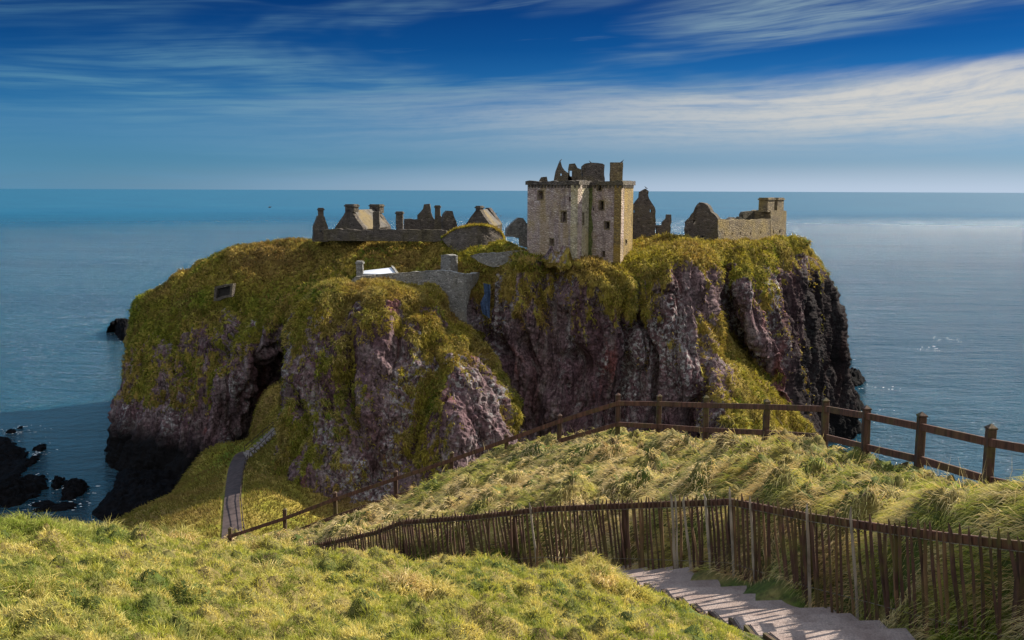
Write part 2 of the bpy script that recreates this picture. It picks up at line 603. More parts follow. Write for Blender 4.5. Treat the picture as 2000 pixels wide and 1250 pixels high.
def sea_material():
    m, t, b, out = new_mat('sea_water')
    p = geo_pos(t)
    w0 = t.noise(t.mapping(p, (0.012, 0.032, 1), (0, 0, R(-12))), 1.0, 4.0, 0.6)
    w1 = t.noise(t.mapping(p, (0.06, 0.15, 1), (0, 0, R(-14))), 1.0, 5.0, 0.65)
    w2 = t.noise(t.mapping(p, (0.40, 0.75, 1), (0, 0, R(-8))), 1.0, 5.0, 0.65)
    big = t.noise(t.mapping(p, (0.0035, 0.012, 1), (0, 0, R(-10))), 1.0, 4.0, 0.55)
    h = t.m('ADD', t.m('ADD', t.m('MULTIPLY', w1, 2.2), t.m('MULTIPLY', w2, 0.95)), t.m('MULTIPLY', w0, 4.5))
    ln = t.new('ShaderNodeVectorMath', operation='LENGTH')
    t.put(ln.inputs[0], p)
    h = t.m('MULTIPLY', h, t.mapr(ln.outputs['Value'], 250.0, 2500.0, 1.0, 0.06, smooth=False))
    t.put(b.inputs['Normal'], t.bump(h, 1.0, 5.5))
    c = t.mix(t.mapr(big, 0.35, 0.65), (0.002, 0.054, 0.100), (0.005, 0.072, 0.122))
    foam = t.m('MULTIPLY', t.mapr(w2, 0.60, 0.70), t.mapr(t.noise(t.mapping(p, (0.02, 0.05, 1)), 1.0, 3.0), 0.66, 0.74))
    c = t.mix(foam, c, (0.7, 0.72, 0.74))
    t.put(b.inputs['Base Color'], c)
    b.inputs['Specular IOR Level'].default_value = 0.5
    b.inputs['IOR'].default_value = 1.5
    t.put(b.inputs['Roughness'], t.mapr(ln.outputs['Value'], 250.0, 3000.0, 0.12, 0.42, smooth=False))
    return m


S = 120000.0
me = mesh_np('sea', [(-S, -S, SEA), (S, -S, SEA), (S, S, SEA), (-S, S, SEA)], [[0, 1, 2, 3]])
put('sea', me, sea_material(), kind='structure')


# ------------------------------------------------------------------ headland lofts
def catmull(arr, n, axis):
    """Catmull-Rom resample of control array along an axis to n samples"""
    a = np.moveaxis(arr, axis, 0)
    k = len(a)
    t = np.linspace(0, k - 1, n)
    i = np.clip(t.astype(int), 0, k - 2)
    f = (t - i).reshape((-1,) + (1,) * (a.ndim - 1))
    p0, p1, p2, p3 = a[np.maximum(i - 1, 0)], a[i], a[i + 1], a[np.minimum(i + 2, k - 1)]
    m1, m2 = (p2 - p0) * 0.42, (p3 - p1) * 0.42
    r = (2 * f ** 3 - 3 * f ** 2 + 1) * p1 + (f ** 3 - 2 * f ** 2 + f) * m1 + (-2 * f ** 3 + 3 * f ** 2) * p2 + (f ** 3 - f ** 2) * m2
    return np.moveaxis(r, 0, axis)


def loft(ctrl, back, nc, segs):
    """ctrl: columns x rows x (px,py,Y,g); back(X,Y,Z)-> list of extra points before the top row."""
    cols = []
    for col in ctrl:
        rows = [np.r_[P(a, b, c), g] for a, b, c, g in col]
        cols.append(list(back(rows[0])) + rows)
    A = np.array(cols)                        # ncol x nrow x 4
    A = catmull(A, nc, 0)
    parts = []
    B = catmull(A, (A.shape[1] - 1) * 24 + 1, 1)
    # uneven sampling of the rows
    idx = [0.0]
    for s, n in enumerate(segs):
        idx += list(np.linspace(s * 24, (s + 1) * 24, n + 1)[1:])
    idx = np.array(idx)
    i0 = np.clip(idx.astype(int), 0, B.shape[1] - 2)
    f = (idx - i0)[None, :, None]
    return B[:, i0] * (1 - f) + B[:, i0 + 1] * f


def normals(G):
    dc = np.gradient(G, axis=0)
    dr = np.gradient(G, axis=1)
    n = np.cross(dr, dc)
    n /= np.linalg.norm(n, axis=2)[..., None] + 1e-9
    return n


def carve(G, seed, rib=1.0, wet_top=-44.0):
    """rock relief by real displacement; returns vertices, grass mask, wet mask"""
    nc, nr = G.shape[:2]
    V = G[..., :3].reshape(-1, 3)
    g0 = G[..., 3].ravel()
    N = normals(G[..., :3]).reshape(-1, 3)
    q = V + seed
    gn = fbm(q * [0.10, 0.10, 0.07], 4) * 0.9 + fbm(q * [0.42, 0.42, 0.13], 4) * 0.8 + fbm(q * [1.3, 1.3, 0.35] + 4, 3) * 0.75
    steep = 1 - np.clip(N[:, 2], 0, 1)
    g = np.clip(g0 - 0.10 * (g0 < 0.9) + gn * sstep(0.0, 0.15, g0) * (1 - 0.6 * sstep(0.8, 1.0, g0)) + 0.25 * (N[:, 2] - 0.45), 0, 1)
    rock = 1 - sstep(0.35, 0.65, g)
    r1 = fbm(q * [0.13, 0.13, 0.028], 3, 0.5, True)
    r2 = fbm(q * [0.36, 0.36, 0.075], 3, 0.5, True)
    m1 = fbm(q * 0.16, 3)
    m2 = fbm(q * 0.55, 3)
    m3 = fbm(q * 1.5, 2)
    w1 = 0.5 + fbm(q * [0.05, 0.05, 0.03] + 3, 2)
    d = rib * steep * (3.2 * (r1 - 0.42) * w1 + 1.35 * (r2 - 0.42) * (0.4 + 0.6 * rock)) + 1.3 * m1 * rib * (0.35 + 0.65 * steep) + 0.45 * m2 + (0.16 * rock + 0.22) * m3 + rock * 0.30 * (fbm(q * [1.1, 1.1, 0.45], 3, 0.6, True) - 0.4)
    wq = np.c_[fbm(q * 0.09 + 7, 2), fbm(q * 0.09 + 23, 2), np.zeros(len(q))] * 4.0
    gn1 = fbm((q + wq) * [0.085, 0.085, 0.016], 2)
    gn2 = fbm((q + wq) * [0.20, 0.20, 0.035] + 11, 2)
    d += rib * (0.3 + 0.7 * steep) * (-3.0 * np.exp(-(gn1 / 0.10) ** 2) - 1.3 * np.exp(-(gn2 / 0.09) ** 2) + 0.9 * steep)
    g = np.clip(g - 0.35 * np.exp(-(gn2 / 0.06) ** 2) * steep, 0, 1)
    d += 0.45 * (1 - rock) * np.abs(fbm(q * [0.7, 0.7, 0.5] + 5, 3)) * 2
    V = V + N * d[:, None]
    wet_dark = sstep(wet_top + 2.5, wet_top - 3.0, V[:, 2] + 2.0 * fbm(q * 0.3, 3))
    g *= 1 - sstep(wet_top + 5, wet_top + 1, V[:, 2])
    return V, g, wet_dark


def headland_mesh(name, G, seed, **kw):
    V, g, wet_dark = carve(G, seed, **kw)
    me = mesh_np(name, V, grid_faces(G.shape[0], G.shape[1])[:, ::1], True)
    attr(me, 'grass', g)
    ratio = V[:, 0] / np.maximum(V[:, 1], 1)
    wet_dark = np.maximum(wet_dark, 0.9 * sstep(0.262, 0.30, ratio + 0.02 * fbm(V * 0.15, 2)) * sstep(-10, -17, V[:, 2]))  # far right cliff end blackened by bearing, independent of the tide line
    attr(me, 'wet_dark', wet_dark)
    return me, V, g


HC = [
    [(330, 570, 235, .9), (300, 600, 235, .9), (285, 690, 232, .8), (270, 770, 230, .6), (262, 870, 226, .1), (252, 950, 222, 0)],
    [(287, 578, 200, .9), (268, 605, 194, .9), (250, 690, 190, .9), (233, 770, 187, .75), (216, 880, 183, .35), (205, 965, 179, 0)],
    [(335, 548, 196, 1), (312, 600, 187, 1), (294, 690, 182, .85), (280, 780, 178, .75), (268, 890, 172, .35), (255, 990, 166, 0)],
    [(390, 508, 194, 1), (375, 575, 184, 1), (365, 670, 177, .85), (352, 770, 172, .68), (342, 880, 167, .25), (330, 985, 160, 0)],
    [(440, 487, 192, 1), (440, 560, 180, 1), (430, 650, 173, .8), (420, 740, 168, .62), (412, 850, 165, .15), (405, 960, 158, 0)],
    [(500, 477, 190, 1), (505, 545, 178, 1), (500, 635, 170, .85), (492, 715, 167, .5), (482, 800, 169, 0), (470, 920, 166, 0)],
    [(565, 470, 187, 1), (575, 540, 174, 1), (568, 610, 167, .85), (552, 690, 174, 0), (545, 780, 179, 0), (540, 860, 174, 0)],
    [(650, 466, 184, 1), (660, 520, 171, 1), (660, 590, 166, .7), (660, 700, 174, 0), (660, 800, 176, 0), (660, 900, 172, 0)],
    [(760, 463, 181, 1), (770, 515, 168, 1), (775, 600, 161, .7), (775, 700, 158, .2), (775, 800, 157, 0), (775, 900, 156, 0)],
    [(850, 466, 176, 1), (868, 503, 166, 1), (878, 540, 159, .9), (890, 660, 156, .3), (890, 780, 154, 0), (890, 900, 152, 0)],
    [(930, 480, 170, 1), (940, 522, 158, 1), (935, 580, 154, .8), (935, 660, 151, .4), (942, 780, 149, .1), (950, 900, 147, 0)],
    [(985, 473, 166, 1), (985, 523, 153, 1), (975, 585, 150, .55), (985, 680, 148, .06), (1000, 780, 146, 0), (1010, 900, 144, 0)],
    [(1040, 503, 151, 1), (1035, 512, 149, 1), (1035, 570, 147, .65), (1045, 680, 146, .02), (1060, 780, 145, 0), (1070, 900, 143, 0)],
    [(1120, 512, 149, 1), (1115, 521, 147, 1), (1120, 590, 146, .62), (1130, 680, 146, .05), (1135, 780, 145, 0), (1140, 900, 144, 0)],
    [(1210, 490, 161, 1), (1200, 523, 147, 1), (1195, 590, 146, .85), (1200, 680, 147, .1), (1205, 780, 147, 0), (1210, 900, 146, 0)],
    [(1262, 467, 171, 1), (1260, 517, 148, 1), (1255, 590, 147, .78), (1260, 670, 148, .3), (1270, 770, 148, .03), (1275, 900, 147, 0)],
    [(1325, 465, 169, 1), (1320, 492, 149, 1), (1310, 570, 146, .45), (1330, 660, 145, .4), (1350, 760, 145, .2), (1370, 880, 145, .05)],
    [(1368, 471, 165, 1), (1370, 500, 152, .9), (1372, 580, 150, .3), (1390, 650, 149, .75), (1408, 740, 145, .8), (1440, 860, 140.5, .9)],
    [(1402, 474, 167, 1), (1410, 505, 158, 1), (1418, 580, 161, .3), (1432, 655, 163, .9), (1512, 762, 159, 1), (1575, 850, 154, 1)],
    [(1440, 473, 168, 1), (1440, 500, 160, 1), (1455, 570, 157, .1), (1480, 660, 157, 0), (1526, 750, 160, .15), (1580, 848, 160, .6)],
    [(1480, 472, 172, 1), (1470, 500, 162, 1), (1490, 580, 158, .3), (1525, 660, 160, .25), (1536, 748, 164, .3), (1590, 850, 170, .2)],
    [(1510, 466, 178, 1), (1510, 490, 170, 1), (1515, 570, 168, .15), (1545, 660, 170, .3), (1565, 750, 174, .4), (1605, 850, 178, .1)],
    [(1540, 462, 184, 1), (1545, 485, 176, 1), (1560, 570, 174, .15), (1580, 660, 178, .2), (1600, 750, 184, .05), (1630, 855, 190, 0)],
    [(1568, 474, 190, 1), (1574, 490, 186, .95), (1600, 570, 186, .1), (1615, 660, 190, .1), (1635, 760, 195, 0), (1652, 860, 200, 0)],
    [(1586, 492, 198, .8), (1600, 513, 197, .4), (1625, 570, 198, .1), (1636, 660, 200, 0), (1652, 770, 204, 0), (1668, 868, 207, 0)],
    [(1560, 481, 225, .8), (1575, 500, 225, .4), (1590, 570, 228, .1), (1600, 660, 230, 0), (1610, 770, 232, 0), (1620, 840, 235, 0)],
]


def back_main(top):
    x, y, z, g = top
    yb = 236 + 6 * math.sin(x * 0.05)
    yb = max(yb, y + 6)
    xs = x * 0.96
    zb = lambda yy: min(z * yy / y * 1.04 - 0.6, z - 0.6)
    return [np.array([xs, yb + 6, -56, 0]), np.array([xs, yb, zb(yb) - 7, .5]), np.array([xs, yb - 6, zb(yb - 6), 1]),
            np.array([x * .98, (y + yb) / 2, zb((y + yb) / 2), 1])]


G_head = loft(HC, back_main, 760, [14, 8, 18, 44, 70, 74, 74, 74, 66])
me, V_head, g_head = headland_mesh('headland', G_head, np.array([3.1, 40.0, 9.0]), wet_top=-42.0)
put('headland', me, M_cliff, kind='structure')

SC = [
    [(640, 600, 152, .9), (622, 620, 152, .9), (612, 680, 152, .6), (602, 750, 152, .4), (596, 830, 152, .3), (592, 900, 150, .3)],
    [(606, 588, 144, 1), (590, 610, 139, .9), (574, 665, 136, .8), (562, 740, 134, .65), (553, 830, 132, .7), (548, 940, 128, .6)],
    [(640, 557, 145, 1), (627, 575, 138, 1), (612, 660, 134, .5), (602, 750, 131, .35), (594, 850, 128, .5), (592, 990, 124, .5)],
    [(690, 553, 146, 1), (685, 573, 138, .95), (675, 660, 133.5, .45), (668, 760, 130.5, .42), (662, 860, 127, .42), (666, 1010, 122, .1)],
    [(745, 552, 147, 1), (742, 574, 137, .95), (738, 660, 132.5, .42), (735, 760, 129.5, .35), (740, 870, 126.5, .35), (750, 1010, 122, .1)],
    [(800, 560, 146, 1), (795, 582, 137, .9), (790, 660, 133, .4), (797, 760, 130, .6), (806, 870, 127, .5), (815, 1010, 122, .2)],
    [(845, 561, 146, 1), (832, 592, 138, .8), (832, 675, 133, .45), (842, 760, 129, .75), (848, 870, 126, .65), (860, 1010, 121, .3)],
    [(880, 592, 146, .9), (872, 652, 138, .6), (878, 700, 131, .5), (884, 770, 127, .3), (895, 870, 124, .05), (910, 1010, 120, 0)],
    [(905, 632, 146, .9), (915, 668, 136, .5), (920, 715, 131.5, .38), (926, 785, 128, .05), (936, 870, 125, .05), (950, 990, 121, 0)],
    [(925, 655, 148, .9), (945, 692, 138, .6), (960, 742, 134, .3), (972, 802, 130.5, .1), (980, 870, 128, .0), (990, 970, 125, 0)],
    [(935, 665, 152, .9), (965, 708, 143, .9), (988, 762, 139, .85), (1002, 815, 136, .7), (1012, 872, 134, .4), (1024, 950, 131, .2)],
    [(930, 680, 160, .9), (955, 720, 157, .6), (972, 780, 154, .4), (982, 830, 152, .2), (990, 885, 150, .2), (1000, 950, 148, .1)],
]


def back_stack(top):
    x, y, z, g = top
    return [np.array([x, y + 11, -46, 0]), np.array([x, y + 7, z - 14, .4]), np.array([x, y + 3.5, z - 1.2, 1])]


G_stack = loft(SC, back_stack, 420, [10, 14, 16, 46, 76, 76, 76, 80])
me, V_stack, g_stack = headland_mesh('rock_stack', G_stack, np.array([71.0, 13.0, 5.0]), rib=0.85, wet_top=-60.0)
put('rock_stack', me, M_cliff, kind='structure')

def seg_dist(x, y, poly):
    best = np.full(len(x), 1e9)
    for a, b in zip(poly[:-1], poly[1:]):
        d = b[:2] - a[:2]
        t = np.clip(((x - a[0]) * d[0] + (y - a[1]) * d[1]) / (d @ d), 0, 1)
        best = np.minimum(best, np.hypot(x - a[0] - t * d[0], y - a[1] - t * d[1]))
    return best


# ------------------------------------------------------------------ valley below the headland
vp = [P(450, 1040, 108), P(475, 1040, 108), P(463, 930, 131), P(488, 890, 142), P(530, 843, 150), P(404, 879, 147), P(365, 938, 141),
      P(229, 1020, 124), P(543, 803, 156), P(600, 1000, 118), P(575, 905, 131), P(562, 862, 140), P(700, 1010, 120), P(300, 985, 131),
      P(330, 1010, 118), P(400, 960, 128), P(560, 980, 118), P(520, 930, 128)]
vp += [np.array(v, float) for v in ((-36, 86, -40.5), (-20, 84, -39), (0, 88, -40), (10, 115, -43), (-46, 100, -43), (-24, 60, -41), (0, 60, -44), (-45, 62, -46), (18, 90, -52), (18, 140, -52), (-10, 165, -42), (-30, 165, -40))]
vp += [P(404, 879, 147) + [-7, 6, -9], P(365, 938, 141) + [-7, 6, -9], P(229, 1020, 124) + [-8, 5, -9], P(543, 803, 156) + [-6, 5, -6], P(300, 985, 131) + [-8, 5, -9],
       np.array([-62, 112, -54.0]), np.array([-62, 140, -56.0]), np.array([-60, 80, -53.0]), np.array([-45, 160, -56.])]
valley0 = tps(vp, 0.02)


def valley_z(x, y):
    x = np.atleast_1d(np.asarray(x, float)); y = np.atleast_1d(np.asarray(y, float))
    return valley0(x, y)


def ground_hit(px, py, zf, y0, y1):
    v = ray(px, py)
    ys = np.linspace(y0, y1, 600)
    p = v[None] * (ys / v[1])[:, None]
    dz = p[:, 2] - zf(p[:, 0], p[:, 1])
    k = np.where((dz[:-1] > 0) & (dz[1:] <= 0))[0]
    i = k[0] if len(k) else int(np.argmin(np.abs(dz)))
    return p[i]


nx, ny = 330, 420
gx, gy = np.meshgrid(np.linspace(-66, 22, nx), np.linspace(56, 168, ny), indexing='ij')
x, y = gx.ravel(), gy.ravel()
z = valley_z(x, y)
pathc = np.array([ground_hit(a, b, valley_z, 90, 165) for a, b in ((455, 1060), (453, 1035), (453, 972), (459, 923), (468, 896), (480, 887), (500, 870), (520, 852), (536, 838))])
near_path = seg_dist(x, y, pathc)
rough = sstep(1.2, 3.5, near_path)
z = z + rough * (0.35 * fbm(np.c_[x, y, x * 0] * 0.4, 4) + 0.12 * fbm(np.c_[x, y, x * 0] * 1.6, 3))
Vv = np.c_[x, y, z]
me = mesh_np('valley_slope', Vv, grid_faces(nx, ny)[:, ::-1], True)
gm = np.clip(0.95 - sstep(-44.0, -48, z + 2.0 * fbm(np.c_[x, y, x * 0] * 0.2, 3)), 0, 1)
attr(me, 'grass', gm)
attr(me, 'wet_dark', sstep(-46.5, -49.5, z))
put('valley_slope', me, M_cliff, kind='structure')

# tarmac path in the valley
lf = [(432, 1062), (434, 1035), (439, 967), (446, 918), (458, 891), (474, 882)]
rt = [(477, 1062), (473, 1033), (468, 977), (473, 928), (480, 905), (484, 893)]


def resample(pts, n):
    pts = np.array(pts, float)
    return catmull(pts, n, 0)


pl = np.array([ground_hit(a, b, valley_z, 90, 165) for a, b in resample(lf, 30)])
pr = np.array([ground_hit(a, b, valley_z, 90, 165) for a, b in resample(rt, 30)])
rows = []
for k in range(30):
    for s in np.linspace(0, 1, 5):
        q = pl[k] * (1 - s) + pr[k] * s
        rows.append((q[0], q[1], valley_z(q[0], q[1])[0] + 0.12 + 0.05 * math.sin(math.pi * s)))
put('path', mesh_np('path', rows, grid_faces(30, 5), True), M_path, kind='structure')


def polyline_fence(name, label, pts, zf, post_h, gap, mat, cat, rails=(0.95,), r=0.05, group=None):
    """small post and rail handrail"""
    pts = np.array(pts)[:, :2]
    seg = np.hypot(*np.diff(pts, axis=0).T)
    L = np.r_[0, np.cumsum(seg)]
    n = max(2, int(round(L[-1] / gap)) + 1)
    s = np.linspace(0, L[-1], n)
    X, Y = np.interp(s, L, pts[:, 0]), np.interp(s, L, pts[:, 1])
    Z = zf(X, Y)
    t = thing(name, label, cat, (X[0], Y[0], Z[0]), group)
    for k in range(n):
        bm = bmesh.new()
        add_bar(bm, (X[k], Y[k], Z[k] - 0.3), (X[k] + random.uniform(-.03, .03), Y[k], Z[k] + post_h), r * 1.6, r * 1.6, (0, 1, 0))
        put('post', bm_mesh('post', bm), mat, t)
    for h in rails:
        bm = bmesh.new()
        for k in range(n - 1):
            add_bar(bm, (X[k], Y[k], Z[k] + post_h * h), (X[k + 1], Y[k + 1], Z[k + 1] + post_h * h), r, r * 1.5)
        put('rail', bm_mesh('rail', bm), mat, t)
    return t


edge = [ground_hit(a, b, valley_z, 90, 165) for a, b in ((480, 1060), (475, 1030), (470, 977), (475, 928), (484, 902))]
polyline_fence('handrail', 'thin dark wooden handrail along the right edge of the tarmac path below the cliff', edge, valley_z, 1.05, 2.2, M_dark, 'handrail', (0.97, 0.5))
su = [ground_hit(a, b, valley_z, 130, 165) for a, b in ((478, 886), (500, 868), (520, 850), (534, 838))]
sl = [ground_hit(a, b, valley_z, 130, 165) for a, b in ((487, 897), (508, 880), (526, 862), (540, 848))]
polyline_fence('stair_handrail', 'upper dark rail on the far side of the small wooden stairs climbing from the path', su, valley_z, 1.15, 1.6, M_dark, 'handrail', (0.97, 0.5), group='rails beside the wooden stairs')
polyline_fence('stair_handrail', 'lower dark rail on the near side of the small wooden stairs climbing from the path', sl, valley_z, 1.05, 1.6, M_dark, 'handrail', (0.97,), group='rails beside the wooden stairs')
ws = thing('wooden_stairs', 'small flight of weathered wooden stairs at the top end of the tarmac path', 'stairs', (su[0] + sl[0]) / 2)
M_tread = plain('pale_tread_wood', (0.17, 0.145, 0.135))
for k in range(11):
    s = k / 10
    ia = resample(su, 11)[k]
    ib = resample(sl, 11)[k]
    zz = (valley_z(ia[0], ia[1])[0] + valley_z(ib[0], ib[1])[0]) / 2 + 0.15
    bm = bmesh.new()
    a, b = Vector((ia[0], ia[1], zz)), Vector((ib[0], ib[1], zz))
    d = (b - a).normalized()
    add_box(bm, (a + b) / 2, (b - a) / 2 * 0.92, Vector((-d.y, d.x, 0)) * 0.28, (0, 0, 0.10))
    put('tread', bm_mesh('tread', bm), M_tread, ws)

# ------------------------------------------------------------------ near hillside
RAIL_POSTS = [  # px, py of the ground, py of the tip, distance
    (2240, 1055, 880, 11.6), (2075, 1012, 855, 13.2), (1935, 972, 830, 14.8), (1800, 940, 806, 16.5), (1695, 898, 793, 18.2), (1614, 872, 778, 20.2),
    (1497, 878, 780, 22.2), (1380, 866, 773, 24.4), (1287, 853, 770, 26.0), (1208, 853, 768, 27.0), (1092, 860, 809, 28.2), (990, 880, 847, 29.3),
    (881, 934, 882, 30.5), (773, 986, 919, 31.7), (655, 1021, 960, 33.0), (555, 1044, 993, 34.2), (449, 1075, 1030, 35.4)]
TOPRAIL = [(2240, 914), (2075, 886), (1935, 862), (1800, 832), (1695, 811), (1614, 797), (1497, 793), (1380, 790), (1287, 787), (1208, 786), (1092, 822), (990, 859), (881, 898), (773, 934), (655, 974), (555, 1012), (449, 1047)]
PR = [(2230, 1120, 8.0), (2120, 1096, 8.8), (2000, 1070, 9.7), (1850, 1052, 10.6), (1730, 1035, 11.7), (1580, 1012, 13.1), (1480, 992, 14.3), (1425, 982, 15.0), (1320, 986, 16.2), (1215, 990, 17.4),
      (1056, 996, 19.0), (1000, 1003, 19.6), (920, 1012, 20.4), (784, 1022, 22.0), (732, 1042, 22.8), (636, 1063, 24.2), (560, 1078, 25.4)]
PRP = np.array([P(*p) for p in PR])
hp = [P(*p) for p in ((0, 1250, 5.6), (500, 1250, 6.3), (1000, 1250, 7.2), (1330, 1250, 9.0), (0, 1120, 8.0), (0, 1042, 12.0), (500, 1150, 8.6), (480, 1080, 13.4),
                      (250, 1050, 12.6), (250, 1130, 8.2), (1000, 1180, 10.0), (1000, 1128, 15.0), (750, 1114, 14.6), (750, 1180, 9.0), (1250, 1185, 11.2), (1190, 1126, 15.0),
                      (1310, 1170, 13.1), (1400, 1207, 11.9), (1450, 1229, 11.1))]
hp += [np.array(v, float) for v in ((0, 0, -1.75), (-8, 0, -1.6), (8, 0, -3.9), (-13, 6, -2.5), (-14, 13, -4.5), (0, -8, -1.5), (10, -6, -3.2), (-9, 17, -6.6), (-16, 22, -10.5), (-5, 18.5, -7.6), (-2.6, 19.5, -8.3), (-8, 24, -10.8),
                                    (-12, 40, -19), (-20, 40, -22), (-30, 40, -28), (-30, 60, -44), (-15, 60, -43), (0, 60, -48), (20, 55, -52), (-26, 22, -13), (-24, 8, -4.5), (9.2, 12, -5.0), (12, 9, -4.8), (10, 16, -7.5), (14, 20, -14), (26, 24, -24), (26, 0, -10))]
for (px, py, Y) in PR:
    a = P(px, py, Y)
    hp.append(a + [0, 0, -1.12])
    hp.append(a * 1.0 + [0.2, 0.75, -0.62])
for q in (P(1700, 985, 14.2), P(1900, 1000, 12.6), P(1560, 950, 17.2), P(1425, 955, 17.4), P(1425, 905, 21.3), P(1300, 930, 20.5), P(1100, 925, 24.2), P(1100, 970, 21.0), P(880, 985, 24.6), P(780, 1003, 26.2), P(650, 1046, 28.4), P(1250, 880, 24.0)):
    hp.append(q - [0, 0, 0.22 if q[0] < 0 else 0.06])
for (px, pg, pt, Y) in RAIL_POSTS:
    a = P(px, pg, Y)
    hp.append(a - [0, 0, 0.10])
    hp.append(a * [1.08, 1, 1] + [0, 3.2, -1.7])
    hp.append(a * [1.2, 1, 1] + [0, 12, -12])
# steps: left end and right end of every nosing, nearest first
STEP = [((1700, 1330), (1930, 1330), 9.0), ((1640, 1296), (1870, 1292), 9.65), ((1570, 1262), (1815, 1260), 10.3), ((1497, 1228), (1765, 1232), 10.95), ((1460, 1212), (1715, 1219), 11.5), ((1432, 1199), (1665, 1205), 12.05), ((1394, 1185), (1625, 1192), 12.6), ((1359, 1173), (1575, 1176), 13.15),
        ((1325, 1158), (1530, 1162), 13.7), ((1300, 1147), (1482, 1147), 14.25)]
STP = []
for (l, r, Y) in STEP:
    L_, R_ = P(l[0], l[1], Y), P(r[0], r[1], Y + 0.12)
    zz = (L_[2] + R_[2]) / 2
    L_[2] = R_[2] = zz
    STP.append((L_, R_))
# landing, then steps turning down to the left beside the fence
lowl = [((1262, 1128), (1420, 1141), 14.9, 15.05), ((1238, 1124), (1357, 1108), 15.5, 16.0), ((1216, 1122), (1322, 1106), 16.0, 16.5), ((1180, 1120), (1290, 1104), 16.5, 17.0), ((1130, 1120), (1245, 1103), 17.0, 17.6), ((1085, 1122), (1190, 1102), 17.5, 18.3), ((1035, 1126), (1130, 1104), 18.2, 19.0), ((980, 1130), (1065, 1106), 19.0, 19.8)]
for (l, r, Ya, Yb) in lowl:
    L_, R_ = P(l[0], l[1], Ya), P(r[0], r[1], Yb)
    zz = (L_[2] + R_[2]) / 2
    L_[2] = R_[2] = zz
    STP.append((L_, R_))
for k, (a, b) in enumerate(STP):
    for s in (-0.09, 0.5, 1.05):
        q = a * (1 - s) + b * s
        hp.append(q + [0, 0, -0.14 if s == 0.5 else (-0.20 if s < 0 else -0.10)])
hp = np.array(hp)
# merge near-duplicates
keep = []
for q in hp:
    if all(np.hypot(*(q[:2] - w[:2])) > 0.28 for w in keep):
        keep.append(q)
hill0 = tps(keep, 0.01)
step_mid = np.array([(a + b) / 2 for a, b in STP])
step_half = np.array([np.linalg.norm(b - a) / 2 for a, b in STP])


def path_dist(x, y):
    """distance outside the steps (0 on them)"""
    full = np.full(len(x), 9.0)
    sel = np.where((x > -2.5) & (x < 7.5) & (y > 6.5) & (y < 22))[0]
    x, y = x[sel], y[sel]
    best = np.full(len(x), 9.0)
    for (a, b), (c, d) in zip(STP[:-1], STP[1:]):
        for s in np.linspace(0, 1, 7):
            p, q = a * (1 - s) + b * s, c * (1 - s) + d * s
            dd = q[:2] - p[:2]
            t = np.clip(((x - p[0]) * dd[0] + (y - p[1]) * dd[1]) / (dd @ dd), 0, 1)
            best = np.minimum(best, np.hypot(x - p[0] - t * dd[0], y - p[1] - t * dd[1]))
    full[sel] = best
    return np.maximum(full - 0.14, 0)


# tussocks: mounds of long grass beyond the picket fence
PIC = PRP + [0, 0, -1.12]


def beyond_fence(x, y):
    """positive behind the picket fence (seaward)"""
    yy = np.interp(x, PIC[::-1, 0], PIC[::-1, 1])
    return y - yy


mounds = []
tries = 0
while len(mounds) < 640 and tries < 30000:
    tries += 1
    y = rng.uniform(8, 38)
    x = rng.uniform(-0.52 * y - 2, 0.56 * y + 3)
    if beyond_fence(np.array([x]), np.array([y]))[0] < 0.45:
        continue
    r = 0.26 + 0.75 * rng.uniform() ** 1.6
    if any((x - m[0]) ** 2 + (y - m[1]) ** 2 < (0.62 * (r + m[2])) ** 2 for m in mounds):
        continue
    mounds.append((x, y, r, rng.uniform(0.20, 0.44) * r / 0.6, rng.uniform(0, 1)))
MD = np.array(mounds)
# a few on the mown bank
BANK = np.array([(*P(a, b, Y)[:2], r, h, s) for a, b, Y, r, h, s in (
    (885, 1112, 15.2, .5, .30, .95), (1150, 1124, 15.0, .32, .30, .95), (780, 1168, 10.0, .30, .20, .9), (850, 1176, 10.0, .26, .16, .9), (1175, 1166, 12.4, .40, .12, .8), (1245, 1178, 12.2, .28, .09, .6), (60, 1016, 11.5, .6, .06, .2), (190, 1022, 11.9, .3, .06, .6),
    (340, 1042, 12.6, .32, .09, .8), (560, 1070, 13.6, .4, .10, .6), (700, 1092, 14.2, .3, .08, .8), (520, 1155, 9.2, .16, .05, .7), (60, 1185, 7.0, .15, .06, .1), (950, 1118, 14.7, .4, .12, .35), (500, 1062, 12.8, .25, .1, .7))])
ALLM = np.r_[MD, BANK]


def mound_field(x, y):
    h = np.zeros(len(x)); own = np.full(len(x), -1); best = np.full(len(x), 1e9)
    for s in range(0, len(x), 60000):
        sl_ = slice(s, s + 60000)
        d = np.hypot(x[sl_, None] - ALLM[None, :, 0], y[sl_, None] - ALLM[None, :, 1]) / ALLM[None, :, 2]
        hh = np.where(d < 1.25, ALLM[None, :, 3] * (1 - sstep(0.0, 1.25, d)), 0)
        h[sl_] = hh.max(1)
        own[sl_] = d.argmin(1)
        best[sl_] = d.min(1)
    return h, own, best


RAILP = np.array([P(a, b, d) for a, b, c, d in RAIL_POSTS])


def rail_dist(x, y):
    return seg_dist(x, y, RAILP)


def hill_base(x, y):
    x = np.atleast_1d(np.asarray(x, float)); y = np.atleast_1d(np.asarray(y, float))
    return hill0(x, y)


def lump(q):
    return fbm(q * [1.5, 2.0, 1], 3) + 1.25 * np.abs(fbm(q * [3.0, 4.0, 1] + 8, 2)) - 0.2 + 0.2 * fbm(q * 8.0 + 3, 2)


